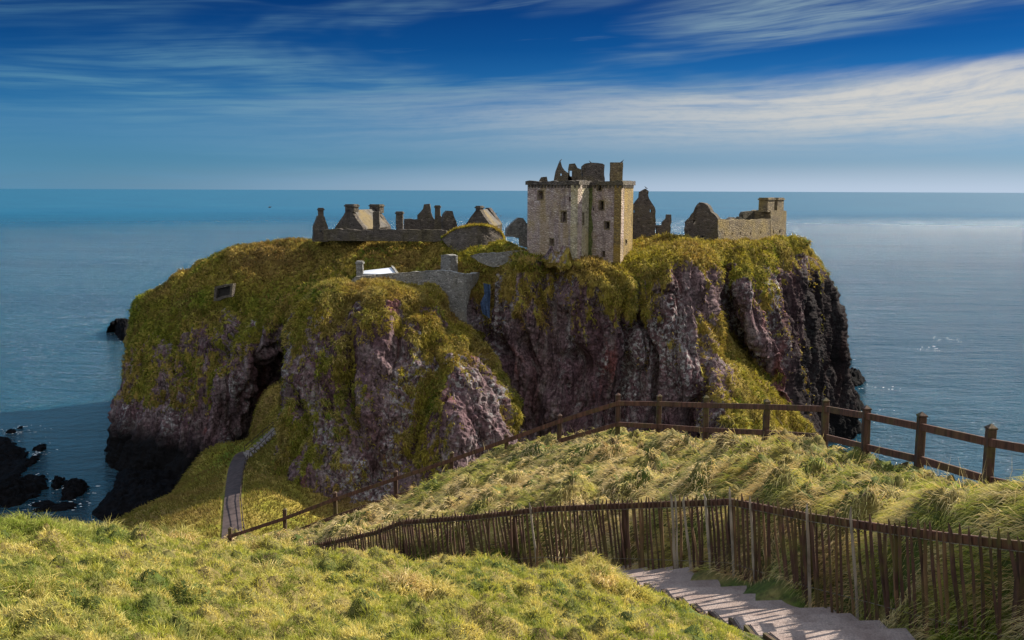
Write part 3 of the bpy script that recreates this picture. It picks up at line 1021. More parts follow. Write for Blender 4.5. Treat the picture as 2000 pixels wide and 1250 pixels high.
def hill_all(x, y):
    z = hill_base(x, y)
    pd = path_dist(x, y)
    k = sstep(0.05, 0.9, pd)
    q = np.c_[x, y, x * 0]
    h, own, best = mound_field(x, y)
    bf = beyond_fence(x, y)
    far = sstep(0.1, 0.7, bf)
    near_rail = rail_dist(x, y)
    z = z + k * (0.20 * fbm(q * 0.75, 2) + 0.34 * lump(q)) * (0.75 + 0.35 * far) + k * h * (0.25 + 0.75 * sstep(0.2, 2.2, near_rail))
    z -= 0.02 * (1 - sstep(0, 0.3, pd))
    return z


nx, ny = 520, 640
ys = np.concatenate([np.linspace(-8, 4, 40, endpoint=False), np.linspace(4, 40, 540, endpoint=False), np.linspace(40, 70, 60)])
us = np.linspace(-1, 1, nx)
gy, gu = np.meshgrid(ys, us, indexing='xy')
half = 10 + np.abs(np.maximum(gy, 0)) * 0.60
gxx = gu * half + 0.0
x, y = gxx.ravel(), gy.ravel()
zh = hill_all(x, y)
Vh = np.c_[x, y, zh]
me = mesh_np('hillside', Vh, grid_faces(nx, ny)[:, ::-1], True)
put('hillside', me, M_turf, kind='structure')
HG = Vh.reshape(nx, ny, 3)


def hill_fast(x, y):
    """bilinear look-up on the hillside grid"""
    yi = np.interp(y, ys, np.arange(ny))
    hf = 10 + np.maximum(y, 0) * 0.60
    xi = np.clip((x / hf + 1) / 2 * (nx - 1), 0, nx - 1.001)
    i, j = xi.astype(int), np.clip(yi.astype(int), 0, ny - 2)
    a, b = xi - i, yi - j
    Z = HG[..., 2]
    return (Z[i, j] * (1 - a) * (1 - b) + Z[i + 1, j] * a * (1 - b) + Z[i, j + 1] * (1 - a) * b + Z[i + 1, j + 1] * a * b)


def hill_normal(x, y, e=0.12):
    dx = (hill_fast(x + e, y) - hill_fast(x - e, y)) / (2 * e)
    dy = (hill_fast(x, y + e) - hill_fast(x, y - e)) / (2 * e)
    n = np.c_[-dx, -dy, np.ones(len(x))]
    return n / np.linalg.norm(n, axis=1)[:, None]


# ------------------------------------------------------------------ grass blades
def unit(v):
    return v / (np.linalg.norm(v, axis=1)[:, None] + 1e-9)


def blades(base, d1, d2, length, width, col, tipcol=None):
    """bent blades: base -> mid along d1 -> tip along d2; 5 vertices, 3 triangles"""
    n = len(base)
    mid = base + d1 * (length * 0.5)[:, None]
    tip = mid + d2 * (length * 0.5)[:, None]
    view = unit(-base + rng.normal(size=(n, 3)) * np.linalg.norm(base, axis=1)[:, None] * 0.45)
    s = unit(np.cross(d1, view)) * (width * 0.5)[:, None]
    V = np.stack([base - s, base + s, mid + s * 0.75, mid - s * 0.75, tip], 1).reshape(-1, 3)
    k = np.arange(n)[:, None] * 5
    Fc = np.concatenate([k + [0, 1, 2], k + [0, 2, 3], k + [3, 2, 4]], 1).reshape(-1, 3)
    if tipcol is None:
        tipcol = col
    root = col * 0.45 + np.array([0.05, 0.038, 0.015]) * 0.4  # dead brown foot, darkened further to paint depth between blades
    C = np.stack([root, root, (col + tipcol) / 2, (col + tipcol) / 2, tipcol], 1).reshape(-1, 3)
    return V, Fc, C


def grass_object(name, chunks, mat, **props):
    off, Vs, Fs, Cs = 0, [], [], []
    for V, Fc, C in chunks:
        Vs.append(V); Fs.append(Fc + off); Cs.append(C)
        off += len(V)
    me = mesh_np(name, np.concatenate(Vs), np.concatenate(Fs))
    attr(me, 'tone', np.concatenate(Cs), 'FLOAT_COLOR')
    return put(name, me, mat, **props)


STRAW = np.array([0.40, 0.285, 0.135]); STRAW2 = np.array([0.58, 0.475, 0.30]); GOLD = np.array([0.40, 0.31, 0.075]); GOLD2 = np.array([0.60, 0.50, 0.22]); RUST = np.array([0.30, 0.17, 0.075])
GREEN = np.array([0.105, 0.17, 0.014]); LIME = np.array([0.215, 0.235, 0.026]); DEEP = np.array([0.042, 0.090, 0.008]); OLIVE = np.array([0.21, 0.185, 0.04])


def lerp(a, b, t):
    t = np.asarray(t)[:, None]
    return a * (1 - t) + b * t


def sample_frustum(n, y0, y1, power=1.0, mx=0.545):
    """points in the view wedge, denser near the viewer"""
    u = rng.uniform(0, 1, n)
    y = (y0 ** (2 - power) + u * (y1 ** (2 - power) - y0 ** (2 - power))) ** (1 / (2 - power))
    x = rng.uniform(-1, 1, n) * (mx * y + 0.6)
    return x, y


def worley(x, y, size, seed=0.0):
    """distance to the nearest tuft centre (in cells) and three random numbers of that tuft"""
    gx_, gy_ = x / size, y / size
    cx, cy = np.floor(gx_), np.floor(gy_)
    best = np.full(len(x), 9.0)
    ids = np.zeros((len(x), 2))
    h = lambda a, b, k: np.modf(np.abs(np.sin(a * 127.1 + b * 311.7 + k * 74.7 + seed) * 43758.5453))[0]
    for i in (-1, 0, 1):
        for j in (-1, 0, 1):
            a, b = cx + i, cy + j
            d = np.hypot(a + h(a, b, 1) - gx_, b + h(a, b, 2) - gy_)
            m = d < best
            best = np.where(m, d, best)
            ids[m, 0], ids[m, 1] = a[m], b[m]
    return best, h(ids[:, 0], ids[:, 1], 3), h(ids[:, 0], ids[:, 1], 4), h(ids[:, 0], ids[:, 1], 5)


def bank_grass(n):
    x, y = sample_frustum(n, 4.6, 17.5, 1.25)
    bf = beyond_fence(x, y)
    pd = path_dist(x, y)
    ok = (bf < 0.0) & (pd > 0.02)
    x, y, pd = x[ok], y[ok], pd[ok]
    q = np.c_[x, y, x * 0]
    h, own, best = mound_field(x, y)
    onm = (1 - sstep(0.75, 1.15, best)) * (own >= len(MD))
    bare = fbm(q * 1.5 + 40, 3)
    ok = ~((bare > 0.34) & (rng.uniform(size=len(x)) < 0.9) & (onm < .3))
    x, y, h, own, onm, q = x[ok], y[ok], h[ok], own[ok], onm[ok], q[ok]
    z = hill_fast(x, y)
    N = hill_normal(x, y)
    n = len(x)
    patch = fbm(q * 0.55 + 3, 3) + 0.45 * fbm(q * 2.6 + 9, 3)
    straw = sstep(-0.15, 0.40, patch + rng.normal(size=n) * 0.3)
    tone = lerp(GREEN, LIME, rng.uniform(size=n))
    tone = lerp(tone, DEEP, sstep(0.05, 0.4, fbm(q * 0.9 + 60, 3)) * 0.85)
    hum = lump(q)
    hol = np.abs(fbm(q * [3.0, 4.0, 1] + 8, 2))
    tone = lerp(tone, DEEP * 0.9, sstep(0.13, 0.03, hol + rng.normal(size=n) * 0.03) * 0.8)  # lump hollows coloured dark green to deepen their shade
    straw = np.clip(straw * 0.6 + 0.8 * sstep(0.14, 0.36, hol) - 0.2, 0, 1)
    tone = lerp(tone, lerp(GOLD, GOLD2, rng.uniform(size=n)), straw * 0.72)
    ms = ALLM[np.maximum(own, 0), 4]
    tone = lerp(tone, lerp(lerp(STRAW, STRAW2, rng.uniform(size=n)), RUST, (rng.uniform(size=n) < 0.35) * 0.8), onm * sstep(0.25, 0.8, ms + rng.normal(size=n) * 0.25) * 0.95)
    wd, w1_, w2_, w3_ = worley(x, y, 0.17)
    tone = lerp(tone, DEEP, (w1_ < 0.30) * sstep(0.75, 0.3, wd) * 0.8)
    tone = lerp(tone, LIME * 1.15, (w1_ > 0.62) * 0.6)
    tone = lerp(tone, lerp(GOLD, GOLD2, rng.uniform(size=n)), (w2_ > 0.84) * 0.7)
    tuf = sstep(0.6, 0.15, wd) * (0.35 + 1.3 * w3_)
    c0_ = P(95, 1022, 11.4)
    lush = sstep(1.1, 0.4, np.hypot((x - c0_[0]) * 0.8, y - c0_[1]))
    tone = lerp(tone, lerp(DEEP, GREEN, rng.uniform(size=n)) * 1.1, lush * 0.8)
    L = rng.uniform(0.024, 0.055, n) * (1 + 1.0 * tuf) + onm * rng.uniform(0.06, 0.22, n)
    Wd = (0.0026 + 0.00034 * y) * rng.uniform(0.8, 1.3, n)
    cen = ALLM[np.maximum(own, 0), :2]
    out = unit(np.c_[x - cen[:, 0], y - cen[:, 1], np.zeros(n)])
    wind = np.array([-0.35, -0.25, 0.0])
    rnd = rng.normal(size=(n, 3)) * 0.5
    d1 = unit(N + rnd + wind * 0.3 + out * onm[:, None] * 0.35)
    d2 = unit(d1 * 0.9 + rng.normal(size=(n, 3)) * 0.5 + wind * 0.7 + out * onm[:, None] * 0.5 - np.array([0, 0, 1]) * (0.1 + 0.8 * onm)[:, None])
    L *= 0.45 + 0.55 * sstep(0.02, 0.45, path_dist(x, y))
    tone *= rng.uniform(0.75, 1.75, n)[:, None]
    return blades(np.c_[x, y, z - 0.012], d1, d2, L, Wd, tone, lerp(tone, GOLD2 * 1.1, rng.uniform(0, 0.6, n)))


def knoll_grass(n):
    x, y = sample_frustum(n, 8.0, 39, 1.15)
    bf = beyond_fence(x, y)
    ok = bf > -0.05
    x, y, bf = x[ok], y[ok], bf[ok]
    z = hill_fast(x, y)
    q = np.c_[x, y, x * 0]
    h, own, best = mound_field(x, y)
    N = hill_normal(x, y, 0.2)
    n = len(x)
    hm = ALLM[own, 3]
    top = np.clip(h / hm, 0, 1)
    ms = ALLM[own, 4]
    big = fbm(q * 0.22 + 70, 3) * 1.2 + 0.5 * fbm(q * 0.6 + 33, 2)
    straw = sstep(0.16, 0.56, ms * 0.70 + 0.36 * top + 0.7 * big + rng.normal(size=n) * 0.13)
    tone = lerp(GREEN, LIME, rng.uniform(size=n))
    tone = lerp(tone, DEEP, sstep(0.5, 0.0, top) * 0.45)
    st = lerp(lerp(STRAW, STRAW2, rng.uniform(size=n)), RUST, (ALLM[own, 2] * 7.7 % 1 > 0.72) * 0.6)
    tone = lerp(tone, st, straw * 0.92)
    down = unit(N * [1, 1, 0] + 1e-6)
    cen = ALLM[own, :2]
    out = unit(np.c_[x - cen[:, 0], y - cen[:, 1], np.zeros(n)])
    ang = 3.9 + 1.5 * fbm(q * 0.55 + 90, 2) * 2 + (ms - 0.5) * 1.6
    comb = np.c_[np.cos(ang), np.sin(ang), ang * 0]
    flow = unit(comb * 1.0 + out * 0.35 + down * 0.5)
    wd, w1_, w2_, w3_ = worley(x, y, 0.30, 3.0)
    tone = lerp(tone, lerp(STRAW, STRAW2, rng.uniform(size=n)), (w1_ > 0.66) * 0.75)
    tone = lerp(tone, LIME * 1.1, (w1_ < 0.18) * 0.6)
    tone = lerp(tone, RUST, (w2_ > 0.9) * 0.6)
    tone = lerp(tone, RUST * 0.9, sstep(0.12, 0.4, fbm(q * 0.8 + 55, 2)) * 0.55)
    tone = lerp(tone, LIME * 1.15, sstep(0.16, 0.40, fbm(q * 0.7 + 15, 2)) * 0.6)
    tone = lerp(tone, DEEP, sstep(0.22, 0.42, fbm(q * 1.3 + 25, 2)) * 0.7)
    rnd = rng.normal(size=(n, 3)) * 0.22
    short = sstep(0.55, 0.2, bf)
    L = rng.uniform(0.16, 0.40, n) * (1 - 0.35 * short) * (0.55 + 0.45 * sstep(0.2, 1.4, rail_dist(x, y)))
    Wd = (0.004 + 0.00036 * y) * rng.uniform(0.8, 1.3, n)
    d1 = unit(N * 0.55 + flow * 0.95 + rnd)
    d2 = unit(flow * 0.9 - np.array([0, 0, 0.75]) + rnd + N * 0.2)
    tone *= rng.uniform(0.8, 1.75, n)[:, None]
    c1 = blades(np.c_[x, y, z - 0.02], d1, d2, L, Wd, tone, lerp(tone, STRAW2 * 1.2, rng.uniform(0.1, 0.75, n)))
    # stray upright stalks
    k = rng.choice(n, n // 260, replace=False)
    d1 = unit(np.array([0, 0, 1.0]) + rng.normal(size=(len(k), 3)) * 0.25)
    d2 = unit(d1 + rng.normal(size=(len(k), 3)) * 0.35)
    tb = np.tile(STRAW2, (len(k), 1)) * rng.uniform(0.6, 1.1, len(k))[:, None]
    c2 = blades(np.c_[x, y, z][k], d1, d2, rng.uniform(0.3, 0.6, len(k)), 0.0025 + 0.0002 * y[k], tb)
    return c1, c2


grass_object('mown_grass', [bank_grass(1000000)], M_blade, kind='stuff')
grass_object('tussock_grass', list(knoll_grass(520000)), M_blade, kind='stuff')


# green fringe between the steps and the pickets
def fringe(n):
    a = rng.uniform(0, len(PIC) - 1.001, n)
    i = a.astype(int)
    f = (a - i)[:, None]
    p = PIC[i] * (1 - f) + PIC[i + 1] * f
    x, y = p[:, 0] + rng.normal(size=n) * 0.16 - 0.05, p[:, 1] + rng.normal(size=n) * 0.16 - 0.08
    ok = path_dist(x, y) > 0.03
    x, y = x[ok], y[ok]
    n = len(x)
    z = hill_fast(x, y)
    d1 = unit(np.array([0, 0, 1.0]) + rng.normal(size=(n, 3)) * 0.45)
    d2 = unit(d1 + rng.normal(size=(n, 3)) * 0.5 - [0, 0, 0.3])
    q = np.c_[x, y, x * 0]
    tone = lerp(DEEP, GREEN, rng.uniform(size=n)) * rng.uniform(0.8, 1.4, n)[:, None]
    L = rng.uniform(0.08, 0.22, n) * (0.7 + 0.8 * sstep(-0.1, 0.4, fbm(q * 1.5, 2)))
    return blades(np.c_[x, y, z - 0.01], d1, d2, L, (0.005 + 0.0004 * y), tone)


grass_object('fence_foot_grass', [fringe(26000)], M_blade, kind='stuff')


# ------------------------------------------------------------------ cliff grass tufts
def cliff_tufts(V, g, nc, nr, n, lmin, lmax, seed_off=0):
    G = V.reshape(nc, nr, 3)
    N = normals(G)
    gg = g.reshape(nc, nr)
    area = np.linalg.norm(np.cross(np.gradient(G, axis=0), np.gradient(G, axis=1)), axis=2)
    c = np.einsum('ijk,ijk->ij', N, -G / np.linalg.norm(G, axis=2)[..., None])
    w = area * (sstep(0.38, 0.72, gg) + 0.04 * (gg > 0.12)) * (c > -0.25)
    w = w[:-1, :-1].ravel()
    k = rng.choice(len(w), n, p=w / w.sum())
    i, j = k // (nr - 1), k % (nr - 1)
    a, b = rng.uniform(size=(2, n))
    a, b = a[:, None], b[:, None]
    p = G[i, j] * (1 - a) * (1 - b) + G[i + 1, j] * a * (1 - b) + G[i, j + 1] * (1 - a) * b + G[i + 1, j + 1] * a * b
    nn = N[i, j]
    return p, nn


def tuft_blades(p, nn, lmin, lmax, w0, w1, lime=0.0):
    n = len(p)
    big = fbm(p * 0.085 + 31, 4)
    mid = fbm(p * 0.33 + 11, 3)
    tone = lerp(np.array([0.155, 0.13, 0.024]), np.array([0.19, 0.17, 0.028]), rng.uniform(size=n))
    tone = lerp(tone, np.array([0.185, 0.125, 0.042]), sstep(-0.05, 0.35, big + rng.normal(size=n) * 0.1))
    tone = lerp(tone, np.array([0.045, 0.085, 0.012]), sstep(0.08, 0.35, -big + 0.5 * mid + rng.normal(size=n) * 0.08) * 0.9)
    tone = lerp(tone, np.array([0.26, 0.215, 0.06]), sstep(0.12, 0.42, mid + rng.normal(size=n) * 0.12) * 0.7)
    tone = lerp(tone, np.array([0.17, 0.115, 0.045]), sstep(-17, -10, p[:, 2] + 5 * big) * 0.6 * (p[:, 0] < -12))
    tone = lerp(tone, lerp(np.array([0.06, 0.105, 0.014]), np.array([0.12, 0.13, 0.02]), rng.uniform(size=n)), 0.65 * sstep(-16, -22, p[:, 2] + 6 * mid) * (p[:, 0] < -24))
    tone = lerp(tone, np.array([0.15, 0.095, 0.042]), sstep(0.0, 0.3, fbm(p * 0.16 + 77, 3) + rng.normal(size=n) * 0.12) * 0.65)
    tone = tone * 1.25
    if np.any(lime):
        tone = lerp(tone, lerp(np.array([0.19, 0.175, 0.045]), np.array([0.32, 0.25, 0.11]), rng.uniform(size=n)), lime * sstep(-0.15, 0.35, mid + rng.normal(size=n) * 0.15))
    tone *= (rng.uniform(0.6, 1.4, n) * (1 + 0.9 * fbm(p * 0.9 + 50, 2)))[:, None]
    dn = np.array([0, 0, -1.0]) - nn * (-nn[:, 2:3])
    rnd = rng.normal(size=(n, 3)) * 0.33
    d1 = unit(nn * 0.9 + dn * 0.25 + np.array([0, 0, 0.35]) + rnd)
    d2 = unit(nn * 0.35 + dn * 1.0 + rnd - [0, 0, 0.1])
    return blades(p - nn * 0.06, d1, d2, rng.uniform(lmin, lmax, n), rng.uniform(w0, w1, n), tone)


p, nn = cliff_tufts(V_head, g_head, *G_head.shape[:2], 230000, 0.5, 1.0)
ch = [tuft_blades(p, nn, 0.45, 1.05, 0.09, 0.20, 0.75 * sstep(0.02, 0.12, p[:, 0] / p[:, 1]))]
grass_object('headland_grass', ch, M_tuft, kind='stuff')
p, nn = cliff_tufts(V_stack, g_stack, *G_stack.shape[:2], 70000, 0.5, 1.0)
grass_object('stack_grass', [tuft_blades(p, nn, 0.40, 0.95, 0.08, 0.18, 0.75)], M_tuft, kind='stuff')
# valley grass
Gv = Vv.reshape(330, 420, 3)[:, ::-1]
gv = (gm * sstep(1.0, 1.6, near_path)).reshape(330, 420)[:, ::-1]
p, nn = cliff_tufts(Gv.reshape(-1, 3), gv.ravel(), 330, 420, 90000, 0.4, 0.8)
okp = seg_dist(p[:, 0], p[:, 1], pathc) > 1.35
p, nn = p[okp], nn[okp]
V1, F1, C1 = tuft_blades(p, nn, 0.35, 0.85, 0.06, 0.14)
C1 = C1 * 0.45 + np.array([0.16, 0.115, 0.042]) * 0.5
grass_object('valley_grass', [(V1, F1, C1)], M_tuft, kind='stuff')

# ------------------------------------------------------------------ stone steps
st = thing('stone_steps', 'flight of gritty pale concrete steps descending beside the picket fence', 'steps', STP[0][0])
for k in range(len(STP) - 1):
    (a, b), (c, d) = STP[k], STP[k + 1]
    # slab from under nosing k out to nosing k+1, top at the height of k+1
    top = (c[2] + d[2]) / 2
    if k + 1 > 9:
        ext = 0.10
    else:
        ext = 0.22
    back = (a - c) * ext
    back2 = (b - d) * ext
    jit = lambda: np.array([random.uniform(-.025, .025), random.uniform(-.02, .02), 0])
    poly = [c + jit(), d + jit(), b + back2, a + back]
    bm = bmesh.new()
    nseg = 6
    fr = [poly[0] * (1 - s) + poly[1] * s + [0, random.uniform(-.012, .012), 0] for s in np.linspace(0, 1, nseg)]
    loop = fr + [poly[2], poly[3]]
    vt = [bm.verts.new((q[0], q[1], top + (0.012 if i < nseg else -0.02))) for i, q in enumerate(loop)]
    f0 = bm.faces.new(vt)
    ex = bmesh.ops.extrude_face_region(bm, geom=[f0])
    for v in ex['geom']:
        if isinstance(v, bmesh.types.BMVert):
            v.co.z -= 0.24
    bm.normal_update()
    bmesh.ops.recalc_face_normals(bm, faces=bm.faces)
    bmesh.ops.bevel(bm, geom=[e for e in bm.edges if abs(e.verts[0].co.z - e.verts[1].co.z) < 0.05 and e.verts[0].co.z > top - .03], offset=0.015, segments=2, affect='EDGES')
    mes = bm_mesh('step', bm)
    mid_f, mid_b = (poly[0] + poly[1]) / 2, (poly[2] + poly[3]) / 2 - (back + back2) / 2
    ax_ = (mid_b - mid_f)[:2]
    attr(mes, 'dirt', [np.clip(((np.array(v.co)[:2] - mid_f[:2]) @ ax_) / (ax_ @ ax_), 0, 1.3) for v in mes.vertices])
    attr(mes, 'slab', [(k * 0.618) % 1.0] * len(mes.vertices))
    sp = put('step', mes, M_step, st)
    bm = bmesh.new()
    la, lb = Vector(poly[0]), Vector(poly[3])
    o_ = Vector((-0.035, 0, 0))
    add_bar(bm, Vector((la.x, la.y, top - 0.125)) + o_, Vector((lb.x, lb.y, top - 0.125)) + o_, 0.045, 0.235)
    put('edge_board', bm_mesh('edge_board', bm), M_post, sp)

# ------------------------------------------------------------------ post and rail fence
rf = thing('rail_fence', 'long brown two-rail wooden fence with capped posts along the cliff edge', 'fence', P(1935, 972, 14.8))
tops = []
for k, (px, pg, pt, Y) in enumerate(RAIL_POSTS):
    g_, t_ = P(px, pg, Y), P(px, pt, Y)
    gz = min(g_[2], hill_fast(np.array([g_[0]]), np.array([g_[1]]))[0]) - 0.35
    lean = np.array([random.uniform(-.02, .02), random.uniform(-.02, .02), 0])
    a, b = Vector((t_[0], t_[1], gz)), Vector((t_[0], t_[1], t_[2] - 0.07)) + Vector(lean)
    bm = bmesh.new()
    w = 0.128
    add_box(bm, (a + b) / 2, (w / 2, 0, 0), (0, w / 2, 0), (b - a) / 2, 0.008)
    po = put('post', bm_mesh('post', bm), M_post, rf)
    bm = bmesh.new()
    c = b + Vector((0, 0, 0.005))
    q = [bm.verts.new(c + Vector((sx_ * .072, sy_ * .072, 0))) for sx_, sy_ in ((-1, -1), (1, -1), (1, 1), (-1, 1))]
    q2 = [bm.verts.new(v.co + Vector((0, 0, 0.025))) for v in q]
    ap = bm.verts.new(c + Vector((0, 0, 0.085)))
    bm.faces.new(q)
    for i in range(4):
        bm.faces.new((q[i], q[(i + 1) % 4], q2[(i + 1) % 4], q2[i]))
        bm.faces.new((q2[i], q2[(i + 1) % 4], ap))
    put('post_cap', bm_mesh('post_cap', bm), M_post, po)
LOWRAIL = [(2240, 1003), (2075, 966), (1935, 936), (1800, 896), (1695, 872), (1614, 852), (1497, 843), (1380, 838), (1287, 831), (1208, 827), (1092, 860), (990, 893), (881, 934), (773, 968), (655, 1008), (555, 1045), (449, 1080)]
for pts in (TOPRAIL, LOWRAIL):
    for k in range(len(RAIL_POSTS) - 1):
        a, b = P(*pts[k], RAIL_POSTS[k][3]), P(*pts[k + 1], RAIL_POSTS[k + 1][3])
        a, b = Vector(a), Vector(b)
        d = (b - a).normalized()
        off = Vector((-0.02, -0.10, 0.0))
        bm = bmesh.new()
        add_bar(bm, a + off - d * 0.01, b + off + d * 0.05, 0.05, 0.125, bevel=0.006)
        put('rail', bm_mesh('rail', bm), M_rail, rf)

# ------------------------------------------------------------------ picket fence
pf = thing('picket_fence', 'dark chestnut picket fence with uneven pointed pales wired along the steps', 'fence', PIC[2])
for k in range(len(PR) - 1):
    a, b = Vector(PRP[k]), Vector(PRP[k + 1])
    d = (b - a).normalized()
    bm = bmesh.new()
    add_bar(bm, a + Vector((0.02, 0.05, 0)), b + Vector((0.02, 0.05, 0)) + d * 0.02, 0.045, 0.10, bevel=0.005)
    put('rail', bm_mesh('rail', bm), M_rail, pf)
segl = np.r_[0, np.cumsum(np.linalg.norm(np.diff(PRP, axis=0), axis=1))]


def at_len(s):
    return np.array([np.interp(s, segl, PRP[:, i]) for i in range(3)])


def px_of(p):
    v = np.array([p @ _r, p @ _u, p @ _f])
    return 1000 + F * v[0] / v[2], 625 - F * v[1] / v[2]


def picket_bm(bm, top, bot, w, th):
    a, b = Vector(bot), Vector(top)
    d = b - a
    sx_ = Vector((random.uniform(.8, 1.0), random.uniform(-.5, .1), 0)).normalized()
    sy_ = d.normalized().cross(sx_)
    sy_.normalize()
    ring = []
    for f, s in ((0, 1.0), (0.3, random.uniform(.85, 1.1)), (0.6, random.uniform(.85, 1.1)), (0.93, random.uniform(.8, .95)), (1.0, 0.25)):
        c = a + d * f + sx_ * random.uniform(-.012, .012)
        ring.append([bm.verts.new(c + sx_ * (i * w / 2 * s) + sy_ * (j * th / 2 * s)) for i, j in ((-1, -1), (1, -1), (1, 1), (-1, 1))])
    for r0, r1 in zip(ring[:-1], ring[1:]):
        for i in range(4):
            bm.faces.new((r0[i], r0[(i + 1) % 4], r1[(i + 1) % 4], r1[i]))
    bm.faces.new(ring[0]); bm.faces.new(ring[-1])


PALE_PX = [1035, 1310, 1323, 1338, 1377, 1428, 1467, 1577, 1664, 1848]
pickets = []
s = segl[1] - 0.4
while s < segl[-1] - 0.1:
    p = at_len(s)
    px, py = px_of(p)
    h = random.uniform(0.09, 0.20)
    dirv = at_len(s - 0.1) - at_len(s + 0.1)
    dirv /= np.linalg.norm(dirv)
    lean = random.gauss(0.17, 0.06)
    top = p + [0, -0.02, h] - dirv * lean * 0.15
    bot = p + [0, -0.03, 0]
    bot = bot + dirv * lean * 1.1
    bot[2] = hill_fast(np.array([bot[0]]), np.array([bot[1]]))[0] - 0.06
    bot[2] = min(bot[2], p[2] - 0.8)
    pale = any(abs(px - q) < 4.5 and not any(abs(z[3] - px) < 6 and z[2] for z in pickets) for q in PALE_PX)
    pickets.append((top, bot, pale, px, p[1]))
    s += random.uniform(0.085, 0.145) if px > 1440 else random.uniform(0.085, 0.135)
vis = [k for k in range(len(pickets)) if -20 < pickets[k][3] < 2010]
single = set(sorted(vis, key=lambda k: pickets[k][4])[:100])
bmr = bmesh.new()
for k, (top, bot, pale, px, Y) in enumerate(pickets):
    if k in single:
        bm = bmesh.new()
        picket_bm(bm, top + ([0, 0, .06] if pale else [0, 0, 0]), bot, random.uniform(.030, .046), random.uniform(.018, .026))
        o = put('picket', bm_mesh('picket', bm), M_pale if pale else (M_pick2 if random.random() < .25 else M_pick), pf)
        if pale:
            o['label'] = 'bleached pale grey picket'
    else:
        picket_bm(bmr, top, bot, .042, .026)
put('picket_row', bm_mesh('picket_row', bmr), M_pick, pf, kind='stuff')
for k in (2, 5, 7, 9, 11, 13, 15):
    a = PRP[k] + [0.06, 0.12, 0.02]
    bm = bmesh.new()
    add_bar(bm, a + [0, 0, -1.4], a, 0.10, 0.10, (0, 1, 0), 0.006)
    put('fence_post', bm_mesh('fence_post', bm), M_post, pf)
bm = bmesh.new()
for dz in (-0.03, -0.95):
    for k in range(1, len(PRP) - 1):
        add_bar(bm, PRP[k] + [0, -0.045, dz], PRP[k + 1] + [0, -0.045, dz], 0.006, 0.006)
put('wire', bm_mesh('wire', bm), plain('dull_wire', (0.12, 0.11, 0.1), 0.5), pf)


# ------------------------------------------------------------------ castle
class Plane:
    """upright plane through two plan points given as (px at distance Y)"""
    def __init__(self, pxa, Ya, pxb, Yb, py=430):
        self.a, self.b = P(pxa, py, Ya), P(pxb, py, Yb)
        d = self.b - self.a
        d[2] = 0
        self.t = d / np.linalg.norm(d)
        n = np.array([-self.t[1], self.t[0], 0])
        self.n = n if n[1] > 0 else -n          # points away from the viewer

    def hit(self, px, py):
        v = ray(px, py)
        return v * ((self.a @ self.n) / (v @ self.n))

    def uz(self, px, py):
        h = self.hit(px, py)
        return ((h - self.a) @ self.t, h[2])

    def xyz(self, u, z, depth=0.0):
        q = self.a + self.t * u + self.n * depth
        return Vector((q[0], q[1], z))


def rag(pts, step=0.55, amp=0.16, skip_bottom=True):
    """break an outline into ragged masonry steps"""
    out = []
    zmin = min(p[1] for p in pts)
    for (a, b) in zip(pts, pts[1:] + pts[:1]):
        out.append(a)
        L = math.hypot(b[0] - a[0], b[1] - a[1])
        n = int(L / step)
        if skip_bottom and max(a[1], b[1]) < zmin + 0.7:
            continue
        for k in range(1, n):
            f = k / n
            out.append((a[0] + (b[0] - a[0]) * f + random.uniform(-amp, amp), a[1] + (b[1] - a[1]) * f + random.uniform(-amp, amp)))
    return out


def slab_bm(bm, pl, outline, thick, holes=(), depth=0.0):
    """wall slab cut to an outline in (u,z), with holes right through"""
    vs, edges, back = [], [], []
    tmp = bmesh.new()
    for loop in [outline] + list(holes):
        lv = [tmp.verts.new(pl.xyz(u, z, depth)) for u, z in loop]
        for i in range(len(lv)):
            edges.append(tmp.edges.new((lv[i], lv[(i + 1) % len(lv)])))
    bmesh.ops.triangle_fill(tmp, use_beauty=True, use_dissolve=False, edges=edges)
    fs = list(tmp.faces)
    if not fs:
        f = tmp.faces.new([v for v in tmp.verts][:len(outline)])
        fs = [f]
    ex = bmesh.ops.extrude_face_region(tmp, geom=fs)
    dv = Vector(pl.n) * thick
    for g_ in ex['geom']:
        if isinstance(g_, bmesh.types.BMVert):
            g_.co += dv
    bmesh.ops.recalc_face_normals(tmp, faces=tmp.faces)
    mp = {v: bm.verts.new(v.co) for v in tmp.verts}
    for f in tmp.faces:
        try:
            bm.faces.new([mp[v] for v in f.verts])
        except ValueError:
            pass
    tmp.free()


def px_outline(pl, pts):
    return [pl.uz(*p) for p in pts]


def rect_px(pl, cx, cy, w, h):
    a = pl.uz(cx - w / 2, cy + h / 2)
    b = pl.uz(cx + w / 2, cy - h / 2)
    return [(a[0], a[1]), (b[0], a[1]), (b[0], b[1]), (a[0], b[1])]


def ruin_part(name, parent, pl, pts, thick, mat, holes=(), amp=0.14, step=0.55, depth=0.0):
    bm = bmesh.new()
    slab_bm(bm, pl, rag(px_outline(pl, pts), step, amp), thick, [rect_px(pl, *h) for h in holes], depth)
    return put(name, bm_mesh(name, bm), mat, parent)


def chimney(parent, pl, x0, x1, y0, y1, thick, mat, depth=0.0, cap=True, name='chimney'):
    a, b = pl.uz(x0, y1), pl.uz(x1, y0)
    bm = bmesh.new()
    slab_bm(bm, pl, rag([(a[0], a[1]), (b[0], a[1]), (b[0], b[1]), (a[0], b[1])], 0.6, 0.04), thick, (), depth)
    if cap:
        slab_bm(bm, pl, [(a[0] - .14, b[1] - .42), (b[0] + .14, b[1] - .42), (b[0] + .14, b[1] - .18), (a[0] - .14, b[1] - .18)], thick + 0.28, (), depth - 0.14)
    return put(name, bm_mesh(name, bm), mat, parent)


